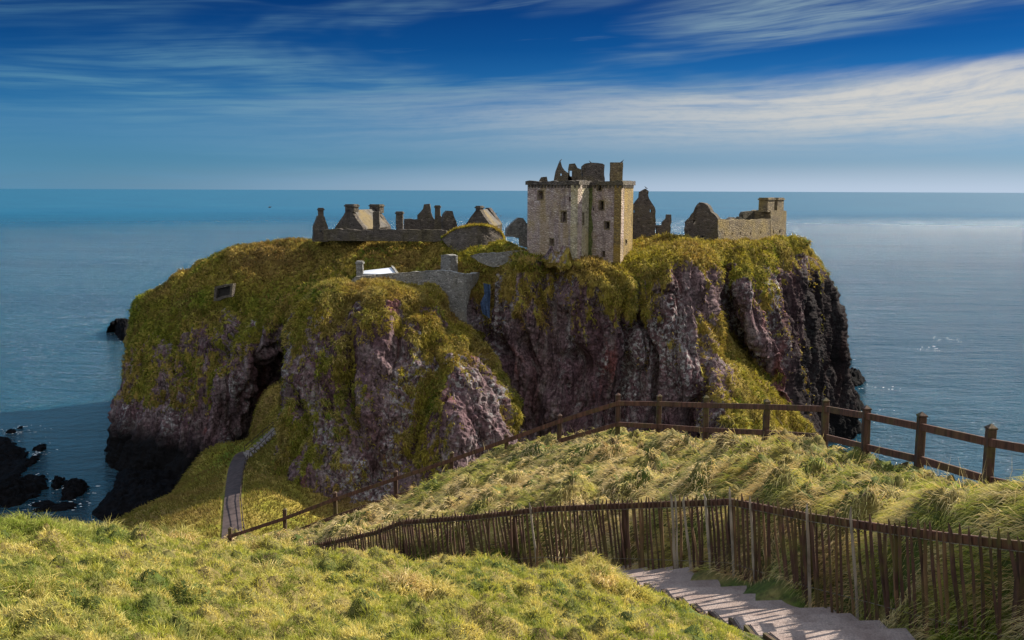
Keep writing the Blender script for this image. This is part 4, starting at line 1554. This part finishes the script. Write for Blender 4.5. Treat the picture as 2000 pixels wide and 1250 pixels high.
# --- keep
A_, B_, C_, D_, E_ = (1128, 148.0), (1030, 154.0), (1150, 152.0), (1213, 149.5), (1236, 157.0)
keep = thing('castle_keep', 'tall roofless stone keep with broken chimneys and gables, tallest ruin on the headland', 'castle keep', P(1128, 508, 148.5))
ztop = P(1128, 357, 148)[2]
zbot = -13.0
faces = [(B_, A_, [(1056, 381, 9, 15), (1101, 423, 9, 20), (1113, 389, 3.5, 9), (1078, 472, 6.5, 11), (1077, 495, 8, 9)]),
         (A_, C_, [(1138, 427, 4.5, 21)]),
         (C_, D_, [(1175, 401, 8, 16), (1186, 440, 8, 13), (1179, 496, 5.5, 12), (1171, 367, 6.5, 8), (1159, 408, 3, 6)]),
         (D_, E_, [(1223, 472, 3, 8)])]
bmw = bmesh.new()
bms = bmesh.new()
bmc = bmesh.new()
wins = []
for (p0, p1, holes) in faces:
    pl_ = Plane(*p0, *p1, py=430)
    L = (pl_.b - pl_.a) @ pl_.t
    hs = [rect_px(pl_, *h) for h in holes]
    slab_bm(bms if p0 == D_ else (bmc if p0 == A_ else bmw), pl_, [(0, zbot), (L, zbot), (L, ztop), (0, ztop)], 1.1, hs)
    for h in hs:
        wins.append((pl_, h))
# far walls
far_l = P(1052, 430, 166)
far_r = P(1225, 430, 168)
for q0, q1 in (((1030, 154.0), (1046, 166)), ((1046, 166), (1222, 168)), ((1236, 157.0), (1222, 168))):
    pl_ = Plane(*q0, *q1)
    L = (pl_.b - pl_.a) @ pl_.t
    sgn = 1 if pl_.n @ (np.array([10, 158, 0]) - pl_.a) > 0 else -1
    slab_bm(bmw, pl_, [(0, zbot), (L, zbot), (L, ztop - .3), (0, ztop - .3)], 0.9 * sgn)
put('wall', bm_mesh('wall', bmw), M_keep, keep)
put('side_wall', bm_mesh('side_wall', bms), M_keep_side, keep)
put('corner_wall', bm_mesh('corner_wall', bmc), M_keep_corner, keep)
for pl_, h in wins:
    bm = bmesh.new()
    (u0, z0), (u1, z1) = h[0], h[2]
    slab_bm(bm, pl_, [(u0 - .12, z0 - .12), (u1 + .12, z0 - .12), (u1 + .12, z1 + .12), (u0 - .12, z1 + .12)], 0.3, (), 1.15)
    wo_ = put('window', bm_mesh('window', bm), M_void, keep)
    if (u1 - u0) > 0.45:
        bm = bmesh.new()
        t_ = 0.16
        slab_bm(bm, pl_, [(u0 - t_, z0 - t_), (u1 + t_, z0 - t_), (u1 + t_, z1 + t_), (u0 - t_, z1 + t_)], 0.12, [h], -0.05)
        put('frame', bm_mesh('frame', bm), M_warm, wo_)
# parapet with corbels
bm = bmesh.new()
for (p0, p1, holes) in faces:
    pl_ = Plane(*p0, *p1)
    L = (pl_.b - pl_.a) @ pl_.t
    u = -0.1
    tops_ = [(-0.22, ztop - 0.25)]
    n = max(3, int(L / 0.7))
    tp = [(-0.22 + (L + 0.44) * k / n, ztop + 0.22 + random.uniform(-.12, .22)) for k in range(n + 1)]
    slab_bm(bm, pl_, [(-0.22, ztop - 0.3), (L + 0.22, ztop - 0.3)] + tp[::-1], 0.62, (), -0.27)
    for k in range(int(L / 0.62)):
        uu = 0.2 + k * 0.62
        slab_bm(bm, pl_, [(uu, ztop - 0.7), (uu + 0.28, ztop - 0.7), (uu + 0.28, ztop - 0.303), (uu, ztop - 0.303)], 0.2, (), -0.2)
put('parapet', bm_mesh('parapet', bm), M_ruin, keep)
pk = Plane(1030, 156.5, 1236, 156.5)
ruin_part('parapet_stub', keep, pk, [(1053, 362), (1053, 353), (1057, 346), (1068, 345), (1070, 362)], 0.8, M_ruin)
ruin_part('gable', keep, pk, [(1080, 364), (1082, 351), (1085, 335), (1090, 322), (1092, 317), (1095, 315), (1098, 326), (1103, 333), (1110, 338), (1117, 349), (1119, 364)], 0.8, M_ruin, [(1096, 341, 2.5, 4)])
ruin_part('gable', keep, pk, [(1109, 350), (1110, 330), (1112, 320), (1123, 319), (1128, 328), (1136, 331), (1139, 352), (1139, 364), (1118, 364)], 0.8, M_ruin, [(1115, 339, 5, 11)])
cap = ruin_part('cap_house', keep, pk, [(1138, 364), (1138, 324), (1144, 319), (1155, 317.5), (1166, 318), (1177, 319.5), (1181, 322), (1180, 335), (1181, 364)], 3.2, M_ruin, amp=0.07)
chimney(keep, pk, 1192, 1217, 317, 364, 1.4, M_warm, cap=False)
# moss down the inner corner: a strip of clinging plants
bm = bmesh.new()
plc = Plane(*C_, *D_)
L = (plc.b - plc.a) @ plc.t
ol = [(0.02, zbot + 3.2)] + [(0.55 + random.uniform(-.2, .25), zbot + 3.2 + k * 1.05) for k in range(11)] + [(0.02, ztop - 0.8)]
slab_bm(bm, plc, ol, 0.1, (), -0.05)
put('moss_strip', bm_mesh('moss_strip', bm), plain('wall_moss', (0.085, 0.10, 0.035), 0.95, 4.0, 0.5), keep)

# --- ruins left of the keep, from the far left inwards
def base_of(pl, px, py):
    h = pl.hit(px, py)
    return (h[0], h[1], h[2])


pw = Plane(612, 176, 640, 176.6)
r1 = thing('gabled_ruin', 'narrow ruined gable with a small chimney at the far left end of the castle', 'ruin', base_of(pw, 625, 467))
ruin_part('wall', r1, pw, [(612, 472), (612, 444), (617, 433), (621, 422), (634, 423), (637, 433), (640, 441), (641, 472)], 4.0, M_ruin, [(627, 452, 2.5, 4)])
chimney(r1, pw, 622, 632.5, 406, 424, 1.1, M_ruin, depth=0.3)

pw = Plane(632, 172.5, 872, 170.5)
lw = thing('curtain_wall', 'long low grey curtain wall along the grassy crest left of the keep', 'wall', base_of(pw, 750, 464))
ruin_part('wall', lw, pw, [(632, 470), (632, 448), (650, 447), (690, 448), (705, 450), (740, 448), (770, 449), (800, 448), (840, 449), (872, 450), (872, 472)], 0.9, M_ruin, amp=0.1)


def gabled_house(name, label, gL, gR, lE, pyeave_l, pyeave_r, peak, ridge_end, eave_end, base_y, chims, roof_mat, wall_mat, group=None):
    """house with a gable facing the viewer and its long side running back right.
    gL,gR,lE: (px,Y) of gable left corner, gable right corner, far end of long side"""
    pg, ps = Plane(*gL, *gR), Plane(*gR, *lE)
    t = thing(name, label, 'house', base_of(pg, gR[0], base_y), group)
    a, b = pg.uz(gL[0], pyeave_l), pg.uz(gR[0], pyeave_r)
    ze = (a[1] + b[1]) / 2
    pk_ = pg.uz(*peak)
    Lg = (pg.b - pg.a) @ pg.t
    Ls = (ps.b - ps.a) @ ps.t
    zb = pg.uz(gR[0], base_y)[1] - 1.0
    um = Lg / 2
    zr = pk_[1]
    bm = bmesh.new()
    slab_bm(bm, pg, rag([(0, zb), (Lg, zb), (Lg, ze), (um + .35, zr + .25), (um - .35, zr + .25), (0, ze)], 0.7, 0.06), 0.8)
    put('gable', bm_mesh('gable', bm), wall_mat, t)
    bm = bmesh.new()
    ins = Vector(ps.n)
    far = Vector(ps.t) * Ls
    dg = Vector(pg.t)
    slab_bm(bm, ps, [(0.81, zb), (Ls, zb), (Ls, ze), (0.81, ze)], 0.7)
    put('wall', bm_mesh('wall', bm), wall_mat, t)
    # other gable
    off = Vector(ps.t) * (Ls - 0.8)
    pg2 = Plane(*gL, *gR)
    pg2.a = pg.a + np.array(off); pg2.b = pg.b + np.array(off)
    bm = bmesh.new()
    slab_bm(bm, pg2, rag([(0, zb), (Lg, zb), (Lg, ze), (um + .3, zr + .35), (um - .3, zr + .35), (0, ze)], 0.7, 0.06), 0.8)
    put('gable', bm_mesh('gable', bm), wall_mat, t)
    # roof: two slopes with thickness between the gables
    bm = bmesh.new()
    for side in (0, 1):
        e0 = pg.xyz(Lg + .25 if side else -.25, ze - .22)
        r0 = pg.xyz(um, zr - .05)
        s0 = Vector(ps.t) * 0.82
        s1 = Vector(ps.t) * (Ls - 0.82)
        q = [e0 + s0, e0 + s1, r0 + s1, r0 + s0]
        up = Vector((0, 0, .18))
        lo = [bm.verts.new(v) for v in q]
        hi = [bm.verts.new(v + up) for v in q]
        bm.faces.new(lo[::-1]); bm.faces.new(hi)
        for i in range(4):
            bm.faces.new((lo[i], lo[(i + 1) % 4], hi[(i + 1) % 4], hi[i]))
    put('roof', bm_mesh('roof', bm), roof_mat, t)
    for (pl_k, x0, x1, y0, y1, th, dep) in chims:
        chimney(t, pg if pl_k == 0 else pg2, x0, x1, y0, y1, th, wall_mat, dep)
    return t, pg, ps, pg2


gabled_house('slate_house', 'roofed stone house with a pale slate slope and two chimneys behind the curtain wall',
             (654, 178), (709, 174), (760, 187), 445, 445, (683, 412), None, None, 458,
             [(0, 674, 691, 399, 414, 1.2, 0.0), (1, 722, 741, 399, 416, 1.2, 0.0)], M_slate, M_ruin)
pw = Plane(728, 171.6, 742, 171.6)
t = thing('wall_stub', 'tall squared wall stub standing right in front of the slate roof', 'ruin', base_of(pw, 735, 462))
ruin_part('wall', t, pw, [(728, 466), (728, 414), (741, 413), (741, 466)], 1.2, M_ruin, amp=0.05)
pw = Plane(773, 172, 787, 172)
t = thing('lone_chimney', 'lone square chimney on the curtain wall between slate house and broken gables', 'chimney', base_of(pw, 780, 450))
chimney(t, pw, 773.5, 786.5, 413, 462, 1.3, M_ruin, name='stack')

pw = Plane(789, 177, 850, 177)
t = thing('ruined_range', 'ruined range with a stepped broken gable and slim chimney above the low wall', 'ruin', base_of(pw, 830, 450))
ruin_part('wall', t, pw, [(787, 462), (789, 428), (800, 427), (815, 428), (815, 420), (821, 414), (826, 408), (828, 399), (839, 398), (841, 414), (844, 423), (848, 430), (858, 432), (868, 430), (868, 462)], 1.2, M_ruin)
chimney(t, pw, 849.5, 859.5, 401, 434, 1.1, M_ruin, depth=-0.2, cap=True)
ruin_part('gable', t, Plane(845, 176, 870, 176), [(846, 458), (848, 428), (859, 420), (867, 429), (870, 458)], 0.9, M_ruin)
pw = Plane(866, 174, 893, 175)
t = thing('rounded_gable', 'rounded broken gable end just right of the slim chimney', 'ruin', base_of(pw, 880, 450))
ruin_part('wall', t, pw, [(864, 462), (866, 428), (868, 418), (874, 411.5), (884, 412), (887, 423), (892, 434), (893, 462)], 1.1, M_ruin)

gabled_house('gabled_cottage', 'small gabled stone cottage with slate roof behind the round bastion', (908, 177), (959, 173.5), (977, 186), 440, 441, (934, 412), None, None, 456,
             [(0, 929, 937.5, 402, 414, 1.0, 0.0)], M_slate, M_ruin)

# bastion: bowed, battered stone face
bas = thing('bastion', 'bulging dark stone bastion with rounded turf top between the crest and the keep', 'bastion', P(925, 492, 166))
NU, NV = 40, 18
topc = [(862, 466), (887, 450), (913, 443), (938, 441), (962, 445), (978, 456), (985, 468)]
botc = [(868, 474), (884, 490), (905, 498), (925, 500), (948, 494), (966, 482), (980, 474)]
tpx, bpx = resample(topc, NU), resample(botc, NU)
Vb = []
for i in range(NU):
    s = i / (NU - 1)
    bow = 168.0 - 3.0 * math.sin(math.pi * s) + 1.2 * s
    for j in range(NV):
        f = j / (NV - 1)
        q = tpx[i] * (1 - f) + bpx[i] * f
        Vb.append(P(q[0], q[1], bow + 1.6 * (1 - f)))
Vb = np.array(Vb)
Vb[:, 1] += 0.25 * fbm(Vb * 0.6, 3)
nb_ = len(Vb)
Vb2 = Vb + [0, 5.0, -0.6]
Fb = grid_faces(NU, NV)
rim = []
for i in range(NU - 1):
    rim.append((i * NV, (i + 1) * NV, (i + 1) * NV + nb_, i * NV + nb_))
    a = i * NV + NV - 1
    rim.append((a, a + nb_, a + NV + nb_, a + NV))
for j in range(NV - 1):
    rim.append((j, j + nb_, j + 1 + nb_, j + 1))
    a = (NU - 1) * NV + j
    rim.append((a, a + 1, a + 1 + nb_, a + nb_))
put('wall', mesh_np('wall', np.r_[Vb, Vb2], np.r_[Fb, Fb[:, ::-1] + nb_, np.array(rim)]), M_ruin, bas)
k = rng.integers(0, NU - 1, 2600)
f = rng.uniform(size=(2600, 1))
tp_ = Vb.reshape(NU, NV, 3)[:, 0]
p = tp_[k] * (1 - f) + tp_[k + 1] * f + np.c_[np.zeros(2600), rng.uniform(-0.2, 4.0, 2600), np.zeros(2600)]
V1, F1, C1 = tuft_blades(p, np.tile([0, -0.3, .95], (2600, 1)), 0.3, 0.7, 0.08, 0.18)
me = mesh_np('turf_top', V1, F1)
attr(me, 'tone', C1, 'FLOAT_COLOR')
put('turf_top', me, M_tuft, bas)

pw = Plane(990, 163, 1030, 164)
t = thing('side_gable', 'small grey gable tucked against the left side of the keep', 'ruin', base_of(pw, 1010, 457))
ruin_part('wall', t, pw, [(989, 462), (990, 446), (1000, 436), (1013, 425), (1022, 426), (1030, 437), (1034, 470), (1030, 484), (1017, 480), (1016, 464)], 0.9, M_grey)
pw = Plane(922, 156.5, 1022, 153)
t = thing('low_wall', 'low pale stone wall dipping across the grass below the bastion', 'wall', base_of(pw, 965, 512))
ruin_part('wall', t, pw, [(918, 500), (935, 495), (965, 494), (1000, 490), (1022, 489), (1024, 510), (985, 520), (962, 522), (940, 514)], 0.8, M_grey, amp=0.08)
pw = Plane(861, 160, 880, 158.5)
t = thing('gate_pier', 'short square stone pier standing on the slope above the gate wall', 'pier', base_of(pw, 870, 527))
ruin_part('wall', t, pw, [(861, 534), (861, 498), (870, 497), (880, 500), (880, 534)], 1.6, M_grey, amp=0.06)

# gate wall: long face and sunlit return
gate = thing('gate_wall', 'tall grey gatehouse wall with a pale sunlit end above the front rock', 'wall', P(906, 606, 148))
pa = Plane(735, 153.5, 906, 148.0)
ruin_part('wall', gate, pa, [(735, 600), (735, 536), (770, 534), (800, 531), (840, 529), (862, 528), (885, 531), (906, 536), (906, 640), (735, 640)], 1.0, M_grey, amp=0.07)
pb = Plane(906, 148.0, 937, 156.0)
ruin_part('end_wall', gate, pb, [(906.5, 536), (937, 533), (935, 544), (929, 555), (920, 566), (915, 590), (906.5, 607), (906.5, 640), (908, 640)], 1.0, M_grey, amp=0.12)
pa2 = Plane(680, 153.5, 736, 153.6)
ruin_part('wing_wall', gate, pa2, [(678, 575), (681, 552), (695, 540), (732, 536.5), (733, 575)], 0.9, M_grey, amp=0.07)
sh = thing('gate_lodge', 'little lodge with a white roof and stone chimney behind the gate wall', 'house', P(735, 540, 156))
bm = bmesh.new()
q = [P(704, 534, 155), P(776, 536, 155), P(768, 522, 159.5), P(712, 532, 159.5)]
q[3][2] = P(768, 522, 159.5)[2] - 0.55
q = [Vector(v) for v in q]
lo = [bm.verts.new(v - Vector((0, 0, .15))) for v in q]
hi = [bm.verts.new(v) for v in q]
bm.faces.new(lo[::-1]); bm.faces.new(hi)
for i in range(4):
    bm.faces.new((lo[i], lo[(i + 1) % 4], hi[(i + 1) % 4], hi[i]))
put('roof', bm_mesh('roof', bm), M_white, sh)
bm = bmesh.new()
ctr = (q[0] + q[1] + q[2] + q[3]) / 4
add_box(bm, ctr + Vector((0, 0.2, -2.2)), ((q[1] - q[0]) * 0.45).to_tuple(), (0, 1.9, 0), (0, 0, 1.6))
put('wall', bm_mesh('wall', bm), M_grey, sh)
plc = Plane(694, 154.8, 709, 154.8)
chimney(sh, plc, 696, 708, 510, 545, 1.0, M_grey)
bm = bmesh.new()
add_bar(bm, P(766, 521, 159.4), P(777, 536, 154.8), 0.35, 0.35)
put('coping', bm_mesh('coping', bm), M_grey, sh)

# --- ruins right of the keep
pw = Plane(1233, 172, 1311, 172)
t = thing('crow_stepped_gable', 'tall ragged gable with two little openings right of the keep', 'ruin', base_of(pw, 1262, 462))
ruin_part('gable', t, pw, [(1228, 480), (1228, 410), (1236, 402), (1242, 393), (1248, 386), (1249, 375), (1256, 371), (1261, 368.5), (1267, 373), (1268, 388), (1273, 396), (1279, 405), (1280, 424), (1281, 440), (1281, 480)], 1.1, M_ruin, [(1239, 413, 2.5, 5), (1271, 412, 3, 5)])
ruin_part('wall', t, pw, [(1281.3, 480), (1281.3, 440), (1293, 440), (1294, 434), (1301, 427), (1302, 419), (1311, 419), (1311, 480)], 1.0, M_ruin)
pw = Plane(1337, 170, 1402, 166)
t = thing('broken_gable', 'broad pointed ruined gable with one square window left of the slotted wall', 'ruin', base_of(pw, 1370, 468))
ruin_part('gable', t, pw, [(1337, 476), (1337, 434), (1346, 425), (1354, 414), (1357, 406), (1366, 395), (1376, 397), (1386, 408), (1395, 418), (1402, 427), (1402, 482)], 1.0, M_ruin, [(1356, 434, 5, 8), (1372, 464, 4, 8)])
pw2 = Plane(1402.5, 166, 1505, 178)
t = thing('slotted_wall', 'long roofless wall with a row of narrow slits on the right', 'ruin', base_of(pw2, 1450, 474))
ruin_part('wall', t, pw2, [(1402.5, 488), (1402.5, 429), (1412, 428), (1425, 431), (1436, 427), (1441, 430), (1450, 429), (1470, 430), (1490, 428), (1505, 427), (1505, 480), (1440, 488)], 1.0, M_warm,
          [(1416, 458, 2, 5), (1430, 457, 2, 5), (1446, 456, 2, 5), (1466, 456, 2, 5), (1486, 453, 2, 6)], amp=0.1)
pw3 = Plane(1440, 178, 1500, 182)
ruin_part('inner_wall', t, pw3, [(1437, 450), (1441, 430), (1447, 423), (1452, 427), (1451, 419), (1454, 414), (1470, 412), (1490, 411), (1495, 406), (1501, 405), (1501, 450)], 1.0, M_ruin)
ruin_part('inner_wall', t, Plane(1418, 174, 1440, 176), [(1420, 440), (1424, 430), (1432, 424), (1437, 425), (1438, 440)], 0.9, M_ruin)
pw4 = Plane(1505.5, 178, 1536, 182)
tw = thing('twin_chimney_tower', 'ruined end tower with twin square chimney stacks at the right end of the castle', 'ruin', base_of(pw4, 1520, 462))
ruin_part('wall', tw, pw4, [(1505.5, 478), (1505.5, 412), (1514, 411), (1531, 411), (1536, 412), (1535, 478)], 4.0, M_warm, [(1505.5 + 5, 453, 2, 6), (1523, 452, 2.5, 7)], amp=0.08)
chimney(tw, pw4, 1500, 1514, 386, 414, 1.8, M_warm, depth=0.1)
chimney(tw, pw4, 1519, 1532.5, 386, 414, 1.8, M_warm, depth=0.1)

# blue netting pinned in the gully
bm = bmesh.new()
NN = []
for i, (l, r) in enumerate((((944, 553), (958, 556)), ((946, 575), (958, 578)), ((938, 592), (957, 596)), ((942, 612), (957, 622)))):
    for s in np.linspace(0, 1, 5):
        a = np.array(l) * (1 - s) + np.array(r) * s
        NN.append(P(a[0], a[1], 148.6 + 0.25 * math.sin(9 * s + i)))
NN = np.array(NN)
F_ = grid_faces(4, 5)
nn_ = len(NN)
rm = [(j, j + 1, j + 1 + nn_, j + nn_) for j in range(4)]
o = put('rockfall_netting', mesh_np('rockfall_netting', np.r_[NN, NN + [0, 0.06, 0]], np.r_[F_, F_[:, ::-1] + nn_]), M_net)
o['label'] = 'blue netting draped in the gully beside the gate wall'
o['category'] = 'netting'

# small walled opening high in the left cliff
pw = Plane(417, 176.4, 455, 175.2, py=570)
t = thing('cliff_doorway', 'dark ruined stone opening in the grassy cliff face at the left', 'doorway', base_of(pw, 432, 585))
bm = bmesh.new()
slab_bm(bm, pw, px_outline(pw, [(417, 588), (419, 560), (436, 556), (455, 554), (452, 580), (438, 582), (426, 588)]), 0.9, [px_outline(pw, [(422, 583), (424, 564), (450, 558), (448, 576), (434, 578)])])
put('jamb', bm_mesh('jamb', bm), M_ruin, t)
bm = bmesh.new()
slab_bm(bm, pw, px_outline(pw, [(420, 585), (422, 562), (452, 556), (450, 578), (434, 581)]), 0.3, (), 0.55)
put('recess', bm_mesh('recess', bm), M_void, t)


# ------------------------------------------------------------------ rocks in the sea
FOAM_AT = []


def rock(name, label, poly, Y, hgt, seed, group=None):
    """shore rock: base outline at the waterline given in pixels, domed up with ragged relief"""
    pts = np.array([P(a, b, 1.0) for a, b in poly])
    pts = pts * (SEA / pts[:, 2])[:, None]          # where those rays meet the water
    n = 72
    pts = np.r_[pts, pts[:1]]
    L = np.r_[0, np.cumsum(np.linalg.norm(np.diff(pts, axis=0), axis=1))]
    s = np.linspace(0, L[-1], n, endpoint=False)
    ring = np.c_[np.interp(s, L, pts[:, 0]), np.interp(s, L, pts[:, 1])]
    c = ring.mean(0)
    V, NR = [], 22
    for k in range(n):
        for j in range(NR):
            f = j / (NR - 1)
            q = c + (ring[k] - c) * (1.04 * f)
            V.append((q[0], q[1], SEA - 0.8 + (hgt + 0.8) * (1 - f ** 3.0)))
    V = np.array(V)
    q = V * 0.35 + seed
    f_ = np.tile(np.linspace(0, 1, NR), n)
    if name == 'reef_rock':
        V[:, 2] = SEA + hgt * (0.42 * (1 - f_ ** 3) - 0.9 * f_ ** 6 + 0.9 * fbm(q * [1.2, 1.2, 1], 4) + 0.45 * fbm(q * 3.5, 3, .6, True) - 0.15)
    else:
      V[:, 2] += (fbm(q, 3, .5, True) * 0.55 * hgt + fbm(q * 3, 3) * 0.3 * hgt - 0.25 * hgt) * (1 - f_ ** 4)
    FOAM_AT.append(V[np.arange(n) * NR + NR - 2].copy())
    V[:, :2] += (np.c_[fbm(q * 2 + 7, 3), fbm(q * 2 + 19, 3)] * 1.2) * f_[:, None]
    Fc = []
    for k in range(n):
        k2 = (k + 1) % n
        for j in range(NR - 1):
            Fc.append((k * NR + j, k * NR + j + 1, k2 * NR + j + 1, k2 * NR + j))
    cen = Vector((c[0], c[1], SEA))
    me_ = mesh_np(name, V - np.array(cen), np.array(Fc), True)
    o_ = put(name, me_, M_reef)
    o_.location = cen
    o_['label'] = label
    o_['category'] = 'rock'
    if group:
        o_['group'] = group
    return o_


GR = 'black reef rocks at the left'
rock('reef_rock', 'broad black reef with bright pools at the left edge', [(-60, 850), (20, 852), (60, 872), (55, 905), (75, 900), (60, 925), (35, 940), (-60, 960)], 0, 1.6, 3.0, GR)
rock('reef_rock', 'largest squarish black rock low at the left edge', [(-60, 960), (30, 930), (60, 924), (99, 926), (101, 950), (90, 968), (60, 975), (40, 995), (-60, 1012)], 0, 2.0, 8.0, GR)
rock('reef_rock', 'slanting black reef ledge above the squarish rock', [(28, 920), (60, 893), (84, 886), (82, 894), (66, 908), (45, 922)], 0, 1.0, 12.0, GR)
rock('reef_rock', 'thin black reef finger pointing out to open water', [(62, 880), (78, 868), (92, 866), (86, 874), (93, 878), (78, 884)], 0, 0.8, 15.0, GR)
rock('reef_rock', 'small upright black rock between the two large ones', [(101, 955), (104, 938), (112, 931), (124, 934), (122, 946), (112, 958)], 0, 1.3, 19.0, GR)
rock('reef_rock', 'rightmost pitted black rock with water-worn holes', [(118, 962), (124, 940), (140, 936), (168, 938), (176, 950), (168, 966), (140, 980), (116, 982)], 0, 1.5, 22.0, GR)
rock('reef_rock', 'flat black rock lowest above the grass crest', [(55, 985), (90, 975), (110, 985), (170, 982), (165, 992), (130, 998), (60, 1003)], 0, 0.8, 27.0, GR)
rock('reef_rock', 'tiny round black rock farthest out at the left', [(12, 846), (18, 839), (30, 838), (31, 845), (22, 849)], 0, 0.7, 31.0, GR)
rock('reef_rock', 'tiny black rock tip by the white surf', [(34, 838), (38, 834), (45, 834), (44, 839)], 0, 0.5, 33.0, GR)
rock('sea_rock', 'dark craggy rock rising from the sea behind the left cliff', [(206, 650), (222, 648), (234, 664), (246, 668), (262, 662), (262, 648), (220, 644)], 0, 4.6, 41.0)
GQ = 'dark rocks off the right cliff'
rock('sea_rock', 'small pointed dark rock highest off the right cliff', [(1630, 706), (1645, 700), (1664, 703), (1650, 710), (1630, 712)], 0, 3.0, 45.0, GQ)
rock('sea_rock', 'long smooth dark slab off the right cliff', [(1640, 748), (1660, 742), (1691, 744), (1684, 750), (1650, 756)], 0, 3.4, 48.0, GQ)
rock('sea_rock', 'lower flat dark slab right beneath the long smooth one', [(1640, 750), (1665, 748), (1684, 752), (1660, 757), (1640, 760)], 0, 2.0, 50.0, GQ)
rock('sea_rock', 'dark wedge of rock at the water behind the capped fence posts', [(1640, 800), (1660, 785), (1688, 798), (1680, 806), (1650, 815)], 0, 3.6, 53.0, GQ)
rock('shore_shelf', 'wide black rock shelf at the foot of the left cliff', [(172, 1006), (190, 985), (215, 960), (225, 925), (300, 930), (400, 930), (400, 985), (300, 1030), (210, 1030)], 0, 2.6, 60.0)


# surf: scraps of foam round the rocks and along the foot of the headland
fv, ff = [], []
spots = np.concatenate(FOAM_AT)
for base_, cnt, spread in ((spots, 420, 0.8), (np.array([P(1676, 800, 1.0) * (SEA / P(1676, 800, 1.0)[2]), P(1690, 820, 1.0) * (SEA / P(1690, 820, 1.0)[2]), P(1705, 760, 1.0) * (SEA / P(1705, 760, 1.0)[2]), P(1860, 663, 1.0) * (SEA / P(1860, 663, 1.0)[2]), P(1800, 680, 1.0) * (SEA / P(1800, 680, 1.0)[2]), P(60, 842, 1.0) * (SEA / P(60, 842, 1.0)[2])]), 150, 2.6)):
    for _ in range(cnt):
        c_ = base_[rng.integers(len(base_))]
        cx_, cy_ = c_[0] + rng.normal() * spread * 1.2, c_[1] + rng.normal() * spread
        if perlin(np.array([[cx_ * 0.25, cy_ * 0.25, 2.0]]))[0] < -0.05:
            continue
        r_ = rng.uniform(0.05, 0.22)
        k0 = len(fv)
        an = np.sort(rng.uniform(0, 2 * math.pi, 7))
        for a_ in an:
            fv.append((cx_ + math.cos(a_) * r_ * rng.uniform(0.8, 2.6), cy_ + math.sin(a_) * r_ * rng.uniform(0.5, 1.0), SEA + 0.05 + 0.03 * rng.uniform()))
        for i in range(1, 6):
            ff.append((k0, k0 + i, k0 + i + 1))
put('sea_foam', mesh_np('sea_foam', np.array(fv), np.array(ff)), plain('white_foam', (0.62, 0.65, 0.67)), kind='stuff')

# ------------------------------------------------------------------ birds
def bird(label, p, s, heading, flying=False, mat=None, group=None):
    bm = bmesh.new()
    c, sn = math.cos(heading), math.sin(heading)
    prof = [(-.5, .01, .02), (-.32, .06, .01), (-.1, .11, 0), (.12, .115, .02), (.27, .07, .08), (.36, .075, .13), (.44, .05, .13), (.54, .006, .11)]
    rings = []
    for (x_, r_, z_) in prof:
        rings.append([bm.verts.new((x_, r_ * math.cos(a), z_ + r_ * math.sin(a))) for a in np.linspace(0, 2 * math.pi, 9)[:-1]])
    for r0, r1_ in zip(rings[:-1], rings[1:]):
        for i in range(8):
            bm.faces.new((r0[i], r0[(i + 1) % 8], r1_[(i + 1) % 8], r1_[i]))
    if flying:
        for sd_ in (-1, 1):
            q = [(.15, sd_ * .08, .06), (-.1, sd_ * .08, .06), (-.05, sd_ * .5, .24), (-.15, sd_ * 1.0, .14), (.1, sd_ * .5, .26)]
            up = [bm.verts.new(v) for v in q]
            lo_ = [bm.verts.new((v[0], v[1], v[2] - .02)) for v in q]
            for ix in ((0, 1, 2, 4), (4, 2, 3)):
                bm.faces.new([up[i] for i in ix]); bm.faces.new([lo_[i] for i in ix][::-1])
    else:
        for sd_ in (-1, 1):
            add_bar(bm, (0.02, sd_ * .04, -.24), (0.02, sd_ * .04, -.06), .02, .02, (0, 1, 0))
        for v in bm.verts:            # perched: body tipped up
            if v.co.z > -.1 or True:
                x_, z_ = v.co.x, v.co.z
                if z_ > -.2:
                    v.co.x = x_ * .85 - z_ * .35
                    v.co.z = z_ * .9 + x_ * .45
    bmesh.ops.transform(bm, matrix=Matrix.Scale(s, 4), verts=bm.verts)
    bmesh.ops.transform(bm, matrix=Matrix.Rotation(heading, 4, 'Z'), verts=bm.verts)
    o_ = put('bird', bm_mesh('bird', bm, True), mat or M_bird)
    o_.location = Vector(p)
    o_['label'] = label
    o_['category'] = 'bird'
    if group:
        o_['group'] = group


GB = 'birds perched on the ruins'
bird('dark bird perched on the tip of the broken gable atop the keep', P(1094.5, 314, 156.9), .75, 0.6, group=GB)
bird('dark bird perched on the domed cap house of the keep', P(1153, 316.5, 157.2), .65, 2.6, group=GB)
bird('dark bird perched on the right chimney of the keep', P(1215, 315.5, 157.1), .75, 0.2, group=GB)
bird('dark bird perched on the ragged gable right of the keep', P(1262, 367, 172.5), .75, 2.9, group=GB)
GF = 'birds flying over the sea'
bird('bird flying low over the sea above the left crest', P(527, 405, 200), .8, 0.4, True, group=GF)
bird('upper of the two birds flying right of the small cottage', P(969, 417, 180), .6, 2.0, True, group=GF)
bird('lower of the two birds flying right of the small cottage', P(978, 422, 180), .6, 1.2, True, group=GF)
